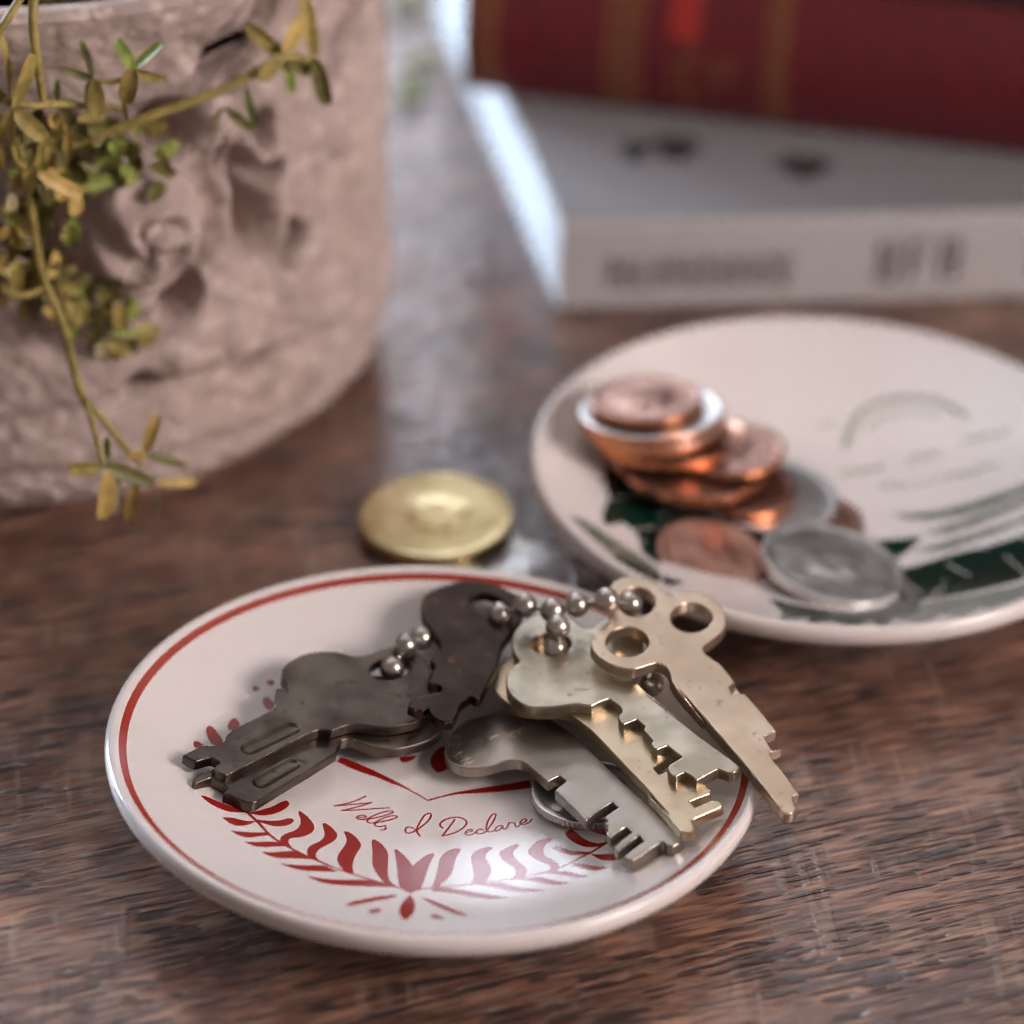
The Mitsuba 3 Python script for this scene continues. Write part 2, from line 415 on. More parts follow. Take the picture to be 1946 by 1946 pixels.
PRINT = {"leaves":[[[-34.76,-9.92],[-33.98,-9.58],[-31.08,-10.37],[-28.58,-10.79],[-27.1,-10.69],[-28.52,-11.61],[-30.44,-12.36],[-32.45,-11.87],[-33.87,-10.98]],[[-27.25,-10.95],[-25.58,-9.43],[-24.0,-7.84],[-22.65,-5.77],[-21.98,-5.35],[-21.49,-6.0],[-21.76,-7.19],[-22.92,-9.11],[-24.79,-10.82],[-26.25,-11.17],[-27.03,-11.24]],[[-31.14,-14.46],[-30.01,-13.73],[-28.53,-13.76],[-27.27,-13.52],[-26.31,-13.07],[-26.64,-14.02],[-27.55,-15.08],[-28.58,-15.82],[-29.66,-15.79],[-30.49,-15.22]],[[-26.54,-12.58],[-25.18,-12.35],[-23.72,-11.93],[-22.49,-11.24],[-21.37,-10.05],[-20.67,-10.18],[-20.53,-10.9],[-21.24,-12.12],[-22.37,-13.04],[-23.62,-13.46],[-24.82,-13.18],[-25.71,-13.19]],[[-29.66,-17.85],[-28.27,-17.33],[-26.36,-16.65],[-24.46,-15.64],[-23.92,-16.42],[-25.05,-17.15],[-26.71,-18.62],[-27.87,-18.82],[-28.78,-18.46]],[[-22.29,-17.36],[-22.18,-15.87],[-21.29,-14.5],[-20.09,-13.26],[-19.59,-11.72],[-19.54,-10.17],[-20.17,-7.94],[-19.85,-7.56],[-19.01,-8.31],[-18.03,-9.69],[-17.39,-11.2],[-17.5,-12.77],[-18.17,-13.97],[-19.28,-15.15],[-20.61,-15.85],[-21.05,-16.64],[-20.88,-17.81],[-20.22,-19.01],[-21.81,-18.62]],[[-27.48,-20.23],[-25.87,-19.47],[-23.8,-18.24],[-22.35,-17.8],[-20.83,-18.63],[-22.26,-19.24],[-24.15,-20.34],[-25.57,-20.96],[-26.56,-20.72]],[[-18.09,-20.3],[-18.12,-18.07],[-17.51,-16.83],[-16.41,-15.46],[-15.84,-14.09],[-15.78,-12.71],[-16.37,-10.11],[-15.84,-9.79],[-15.01,-10.58],[-14.14,-11.87],[-13.81,-12.94],[-14.1,-14.38],[-15.01,-15.83],[-16.1,-17.38],[-16.62,-18.59],[-16.74,-19.89],[-16.48,-21.09],[-15.35,-22.0],[-16.85,-21.44]],[[-24.8,-22.22],[-23.09,-21.58],[-21.22,-20.29],[-20.09,-19.6],[-17.97,-20.69],[-16.76,-21.33],[-19.64,-22.02],[-21.54,-22.97],[-22.98,-23.21],[-23.98,-22.81]],[[-22.01,-24.69],[-19.99,-24.42],[-17.6,-23.53],[-15.32,-22.57],[-14.2,-23.51],[-13.08,-24.27],[-14.62,-24.67],[-17.01,-25.46],[-18.93,-25.81],[-20.61,-25.4]],[[-12.66,-23.1],[-13.34,-21.34],[-13.56,-19.92],[-13.4,-18.21],[-12.82,-16.22],[-12.42,-14.53],[-12.49,-13.18],[-13.02,-11.58],[-12.5,-11.27],[-11.57,-12.0],[-10.71,-13.34],[-10.1,-14.76],[-10.28,-15.99],[-10.78,-17.72],[-11.08,-19.65],[-11.16,-21.79],[-10.86,-23.9],[-11.82,-24.18]],[[-6.19,-26.36],[-7.37,-23.69],[-8.05,-21.67],[-8.35,-19.41],[-8.38,-16.57],[-8.8,-13.14],[-8.37,-12.77],[-7.45,-13.46],[-6.6,-14.85],[-6.04,-16.33],[-5.92,-18.52],[-5.9,-21.65],[-5.7,-23.99],[-5.23,-25.93],[-4.01,-27.31],[-5.69,-26.71]],[[-17.67,-27.36],[-16.32,-27.38],[-14.38,-27.35],[-11.99,-26.64],[-8.65,-25.56],[-6.2,-26.13],[-4.21,-27.34],[-6.61,-27.73],[-9.01,-28.11],[-11.89,-28.75],[-14.29,-29.13],[-16.25,-28.57]],[[-3.92,-27.29],[-4.35,-23.74],[-4.59,-20.35],[-5.2,-15.2],[-4.82,-15.05],[-3.88,-16.37],[-2.93,-18.04],[-2.26,-19.89],[-1.55,-18.26],[-0.44,-16.33],[0.61,-15.54],[0.99,-15.99],[0.58,-17.42],[0.17,-19.7],[-0.19,-23.13],[-0.64,-27.0],[-1.18,-28.01],[-2.3,-29.26],[-3.2,-28.34]],[[-2.28,-29.62],[-1.63,-31.76],[-1.24,-34.05],[-1.54,-37.16],[-2.21,-40.0],[-2.75,-40.76],[-3.39,-38.74],[-3.7,-35.62],[-3.31,-33.1],[-2.72,-30.94]],[[-11.63,-36.09],[-10.19,-34.07],[-7.41,-31.62],[-4.86,-30.24],[-3.99,-30.38],[-5.0,-31.66],[-7.8,-33.7],[-10.28,-36.19],[-11.13,-36.52]],[[-8.28,-38.09],[-7.39,-36.62],[-6.36,-36.16],[-5.99,-36.92],[-6.84,-38.26],[-7.68,-38.72]],[[-0.56,-30.34],[0.5,-30.83],[2.39,-32.63],[4.45,-34.81],[6.57,-37.01],[5.94,-37.51],[4.49,-36.55],[2.44,-34.4],[0.55,-32.41],[-0.13,-31.22]],[[0.87,-37.86],[1.33,-37.12],[2.13,-37.42],[3.08,-38.66],[2.82,-39.44],[1.86,-39.03]],[[0.9,-26.33],[1.34,-22.08],[1.53,-19.34],[1.66,-17.3],[2.19,-15.68],[3.03,-14.45],[4.09,-13.71],[4.84,-14.15],[4.62,-15.13],[4.18,-16.53],[4.04,-18.14],[3.91,-20.2],[3.67,-21.9],[3.04,-23.67],[2.22,-25.29],[1.87,-26.58]],[[6.49,-25.52],[6.92,-23.5],[6.84,-20.71],[6.49,-18.45],[6.25,-16.44],[6.68,-15.05],[7.63,-13.87],[8.79,-13.25],[9.63,-13.48],[9.5,-14.06],[8.74,-15.03],[8.48,-16.21],[8.81,-17.61],[9.33,-19.04],[9.62,-20.72],[9.32,-22.64],[8.6,-24.84]],[[12.26,-24.09],[13.01,-22.82],[13.17,-21.1],[12.85,-19.81],[11.55,-18.08],[10.83,-16.64],[10.49,-15.24],[10.78,-14.27],[11.93,-13.34],[12.99,-12.46],[13.67,-13.04],[13.41,-13.6],[12.83,-14.35],[12.56,-15.32],[12.89,-16.73],[14.0,-18.65],[14.8,-20.18],[14.9,-21.25],[14.55,-22.52],[14.66,-23.64]],[[17.72,-22.27],[18.37,-20.42],[17.97,-19.51],[16.79,-18.31],[15.4,-16.73],[14.77,-15.27],[15.15,-13.53],[16.19,-11.89],[17.65,-11.12],[18.39,-11.46],[18.25,-12.11],[17.39,-13.36],[17.13,-14.91],[17.35,-16.53],[18.53,-17.72],[19.42,-19.11],[19.64,-19.99],[19.34,-21.01],[19.55,-22.14]],[[0.82,-27.03],[2.74,-26.39],[4.69,-26.96],[7.12,-27.83],[10.05,-29.33],[12.98,-30.04],[11.51,-30.45],[10.07,-30.61],[7.66,-30.13],[5.23,-29.07],[2.8,-28.25],[0.85,-27.96]],[[6.58,-25.29],[8.98,-24.62],[11.2,-24.47],[12.87,-25.95],[14.81,-27.1],[17.85,-28.0],[16.27,-28.5],[14.55,-28.55],[12.42,-27.79],[9.98,-26.35],[8.03,-25.51]],[[13.19,-23.5],[14.64,-23.41],[16.57,-22.98],[18.03,-24.1],[19.48,-25.29],[21.31,-26.12],[20.16,-26.6],[19.01,-26.64],[17.57,-25.86],[15.62,-24.53],[14.17,-24.03]],[[17.81,-22.28],[19.93,-21.6],[21.38,-22.52],[22.83,-23.76],[24.42,-24.5],[23.41,-24.89],[22.46,-24.98],[20.91,-23.99],[19.17,-22.73]],[[21.18,-20.5],[21.84,-19.53],[23.3,-20.23],[24.75,-21.25],[27.1,-22.38],[26.0,-22.9],[24.75,-23.0],[23.4,-22.0],[22.14,-20.82]],[[18.43,-14.28],[19.06,-13.58],[19.85,-14.28],[21.13,-15.5],[22.78,-16.13],[24.24,-16.56],[23.28,-17.2],[21.82,-17.12],[20.36,-16.47],[19.08,-15.26]],[[20.33,-10.49],[20.57,-9.58],[21.25,-9.12],[22.04,-10.19],[22.94,-12.09],[24.22,-13.53],[25.68,-14.38],[26.84,-13.59],[25.59,-15.26],[24.23,-15.17],[22.97,-14.65],[21.78,-13.23],[20.79,-11.7]],[[24.15,-17.05],[25.22,-17.63],[26.66,-17.83],[27.82,-18.18],[28.98,-19.85],[28.11,-20.1],[27.44,-20.38],[25.99,-19.8],[25.03,-18.64]],[[22.3,-7.43],[23.48,-7.83],[25.65,-9.41],[27.81,-12.28],[27.13,-12.58],[26.15,-11.83],[24.69,-10.81],[23.5,-9.24]],[[-5.7,9.29],[-5.09,9.87],[-2.84,10.33],[-3.42,9.16],[-4.64,8.24],[-5.35,8.56]],[[0.72,12.95],[1.61,12.82],[2.91,8.67],[1.84,7.16],[0.62,6.24],[-0.23,7.0],[-0.77,8.4],[-0.76,9.83],[-0.35,11.27]],[[-37.08,3.28],[-36.7,4.1],[-35.94,3.99],[-35.48,3.71],[-35.83,2.64],[-36.61,2.22]],[[-35.4,7.44],[-35.12,8.58],[-34.44,8.81],[-33.6,7.72],[-32.54,6.19],[-32.51,5.07],[-33.83,4.23],[-34.5,4.73],[-35.13,6.36]],[[-32.21,10.14],[-31.88,11.56],[-31.3,12.25],[-30.7,11.96],[-30.24,10.79],[-30.94,9.27],[-32.0,9.01]],[[-27.45,17.74],[-26.95,18.83],[-26.24,18.72],[-25.54,17.85],[-25.57,16.45],[-26.23,15.85],[-26.96,16.34]],[[-25.72,22.21],[-25.87,21.66],[-26.3,21.31],[-26.75,21.36],[-26.97,21.79],[-26.83,22.34],[-26.4,22.69],[-25.94,22.64]],[[-27.94,20.2],[-28.1,19.71],[-28.52,19.37],[-28.97,19.39],[-29.19,19.74],[-29.04,20.23],[-28.61,20.56],[-28.16,20.55]]],"heart":[[-15.12,6.83],[-14.5,8.09],[-12.89,7.57],[-9.65,5.94],[-7.05,4.25],[-4.2,2.29],[-3.57,1.5],[-1.63,-0.03],[-0.72,-0.87],[0.87,0.05],[3.31,1.42],[5.79,2.24],[8.26,3.06],[11.99,4.01],[14.72,4.73],[15.02,2.62],[11.42,2.01],[7.07,1.33],[4.58,1.11],[2.72,0.56],[0.88,-0.34],[-0.58,-1.26],[-1.22,-0.85],[-2.52,0.38],[-4.85,2.06],[-6.77,2.81],[-8.29,3.86],[-10.85,4.69],[-13.43,5.85]],"stems":[[[[-27.65,-10.95],[-26.56,-12.39],[-25.48,-13.68],[-24.48,-15.44],[-23.29,-16.97],[-22.06,-17.88],[-20.3,-19.26],[-18.26,-20.59],[-16.25,-21.58],[-14.23,-22.86]],0.55],[[[-14.23,-22.87],[-12.13,-23.83],[-9.65,-24.92],[-6.68,-26.24],[-4.21,-27.34],[-2.43,-28.2]],0.45],[[[-1.19,-27.78],[0.82,-26.8],[2.73,-26.16],[5.13,-25.56],[7.06,-25.06],[8.97,-24.39],[11.38,-23.81],[12.82,-23.47],[14.75,-22.76],[16.67,-22.12]],0.45],[[[16.67,-22.12],[18.48,-21.41],[19.92,-20.47],[21.55,-19.29],[22.8,-17.88],[24.24,-16.76],[25.69,-15.29],[26.85,-13.99],[28.2,-11.99]],0.5]],"text":[[[-10.19,-1.18],[-11.18,-2.24],[-12.77,-3.58],[-14.78,-4.76]],[[-14.78,-4.76],[-12.75,-3.99],[-9.24,-2.69]],[[-9.24,-2.69],[-11.08,-4.13],[-13.57,-5.7]],[[-13.57,-5.7],[-11.03,-5.04],[-8.58,-4.19],[-6.49,-3.68]],[[-10.92,-7.12],[-10.18,-7.09],[-9.77,-6.63],[-10.22,-6.27],[-10.95,-6.53],[-11.35,-7.15],[-10.98,-7.59],[-10.15,-7.57],[-9.51,-7.12],[-8.9,-6.26],[-7.31,-4.88],[-6.25,-4.43],[-5.76,-4.61],[-6.13,-5.15],[-7.49,-6.17],[-8.7,-6.86],[-9.43,-7.23],[-9.74,-7.84],[-9.37,-8.34],[-8.63,-8.25],[-7.93,-7.33],[-6.83,-6.22],[-5.78,-5.66],[-5.01,-5.77],[-5.41,-6.34],[-6.78,-7.29],[-7.99,-7.87],[-8.48,-8.3],[-8.44,-8.87],[-7.85,-9.11],[-6.8,-8.6]],[[-6.81,-9.09],[-6.67,-9.45],[-6.99,-9.84],[-7.47,-10.0]],[[-2.58,-8.73],[-3.25,-8.43],[-3.66,-8.64],[-3.82,-9.57],[-3.59,-10.24],[-3.01,-10.27],[-2.22,-9.38],[-1.81,-7.52],[-1.23,-5.37],[-0.61,-4.43],[-0.15,-4.46],[-0.0,-5.1],[-0.29,-6.17],[-0.98,-7.58],[-1.76,-8.71],[-2.1,-9.36],[-1.77,-10.32],[-1.46,-10.86]],[[3.56,-5.87],[2.92,-7.7],[2.32,-9.25],[1.83,-10.52]],[[1.83,-10.52],[3.09,-9.89],[4.29,-8.98],[5.23,-7.56],[5.46,-6.5],[5.08,-5.63],[4.15,-5.09],[2.92,-5.32],[1.88,-6.13],[1.36,-7.07],[1.44,-7.81],[1.83,-8.3]],[[5.45,-9.33],[6.1,-9.05],[6.43,-8.61],[6.08,-8.33],[5.52,-8.73],[5.2,-9.54],[5.56,-10.1],[6.21,-9.92],[6.77,-9.33],[7.08,-8.56],[7.56,-8.21],[7.98,-8.54]],[[7.08,-8.56],[6.93,-9.25],[7.28,-9.73],[7.85,-9.53],[8.41,-9.06],[8.86,-7.77],[9.32,-6.56],[9.69,-5.06],[9.82,-4.17],[9.58,-3.92],[9.18,-4.32],[8.72,-5.52],[8.42,-7.17],[8.43,-8.38],[8.74,-9.09],[9.31,-9.01],[9.79,-8.52],[9.93,-7.76],[10.41,-7.23],[10.83,-7.31]],[[9.71,-8.52],[9.97,-8.94],[10.45,-8.53],[10.91,-7.31],[10.93,-8.08],[11.27,-8.42],[11.66,-7.63],[11.83,-6.46]],[[11.83,-6.46],[12.29,-6.62],[12.7,-6.53],[12.72,-7.21],[12.98,-7.78],[13.38,-7.54],[13.69,-6.68],[14.26,-6.48],[14.51,-5.82],[14.16,-5.44],[13.67,-5.89],[13.45,-6.64],[13.7,-7.06],[14.36,-7.01],[14.92,-6.56],[15.25,-5.68]]]}
plate = make_plate('plate', 0, 0, 'cream plate with red rim line, red leaf wreath and lettering, holding the keys')
th = np.linspace(0, 2 * np.pi, 361)
rr = np.array([46.65, 47.25, 47.85])
v = np.stack([np.outer(rr, np.cos(th)), np.outer(rr, np.sin(th)), np.repeat(dish(rr)[:, None] + .05, 361, 1)], -1).reshape(-1, 3)
i, j = np.meshgrid(np.arange(2), np.arange(360), indexing='ij')
q = np.stack([i * 361 + j, (i + 1) * 361 + j, (i + 1) * 361 + j + 1, i * 361 + j + 1], -1).reshape(-1, 4)
put(plate + '__rim_line', (v, np.vstack([q[:, [0, 1, 2]], q[:, [0, 2, 3]]])), 'orange_red_band', True)
leaf_polys = [shapely.Polygon(round_corners(l, 3, 75)).buffer(0) for l in PRINT['leaves']]
stems = [brush(p, w) for p, w in PRINT['stems']]
put(plate + '__wreath_print', drape(shapely.union_all(leaf_polys + stems), 0, 0), 'red_print', True)
put(plate + '__heart_print', drape(shapely.Polygon(round_corners(PRINT['heart'], 2, 60)), 0, 0, .075), 'red_print', True)
put(plate + '__lettering', drape(shapely.union_all([brush(t, .31) for t in PRINT['text']]), 0, 0, .06), 'red_print', True)

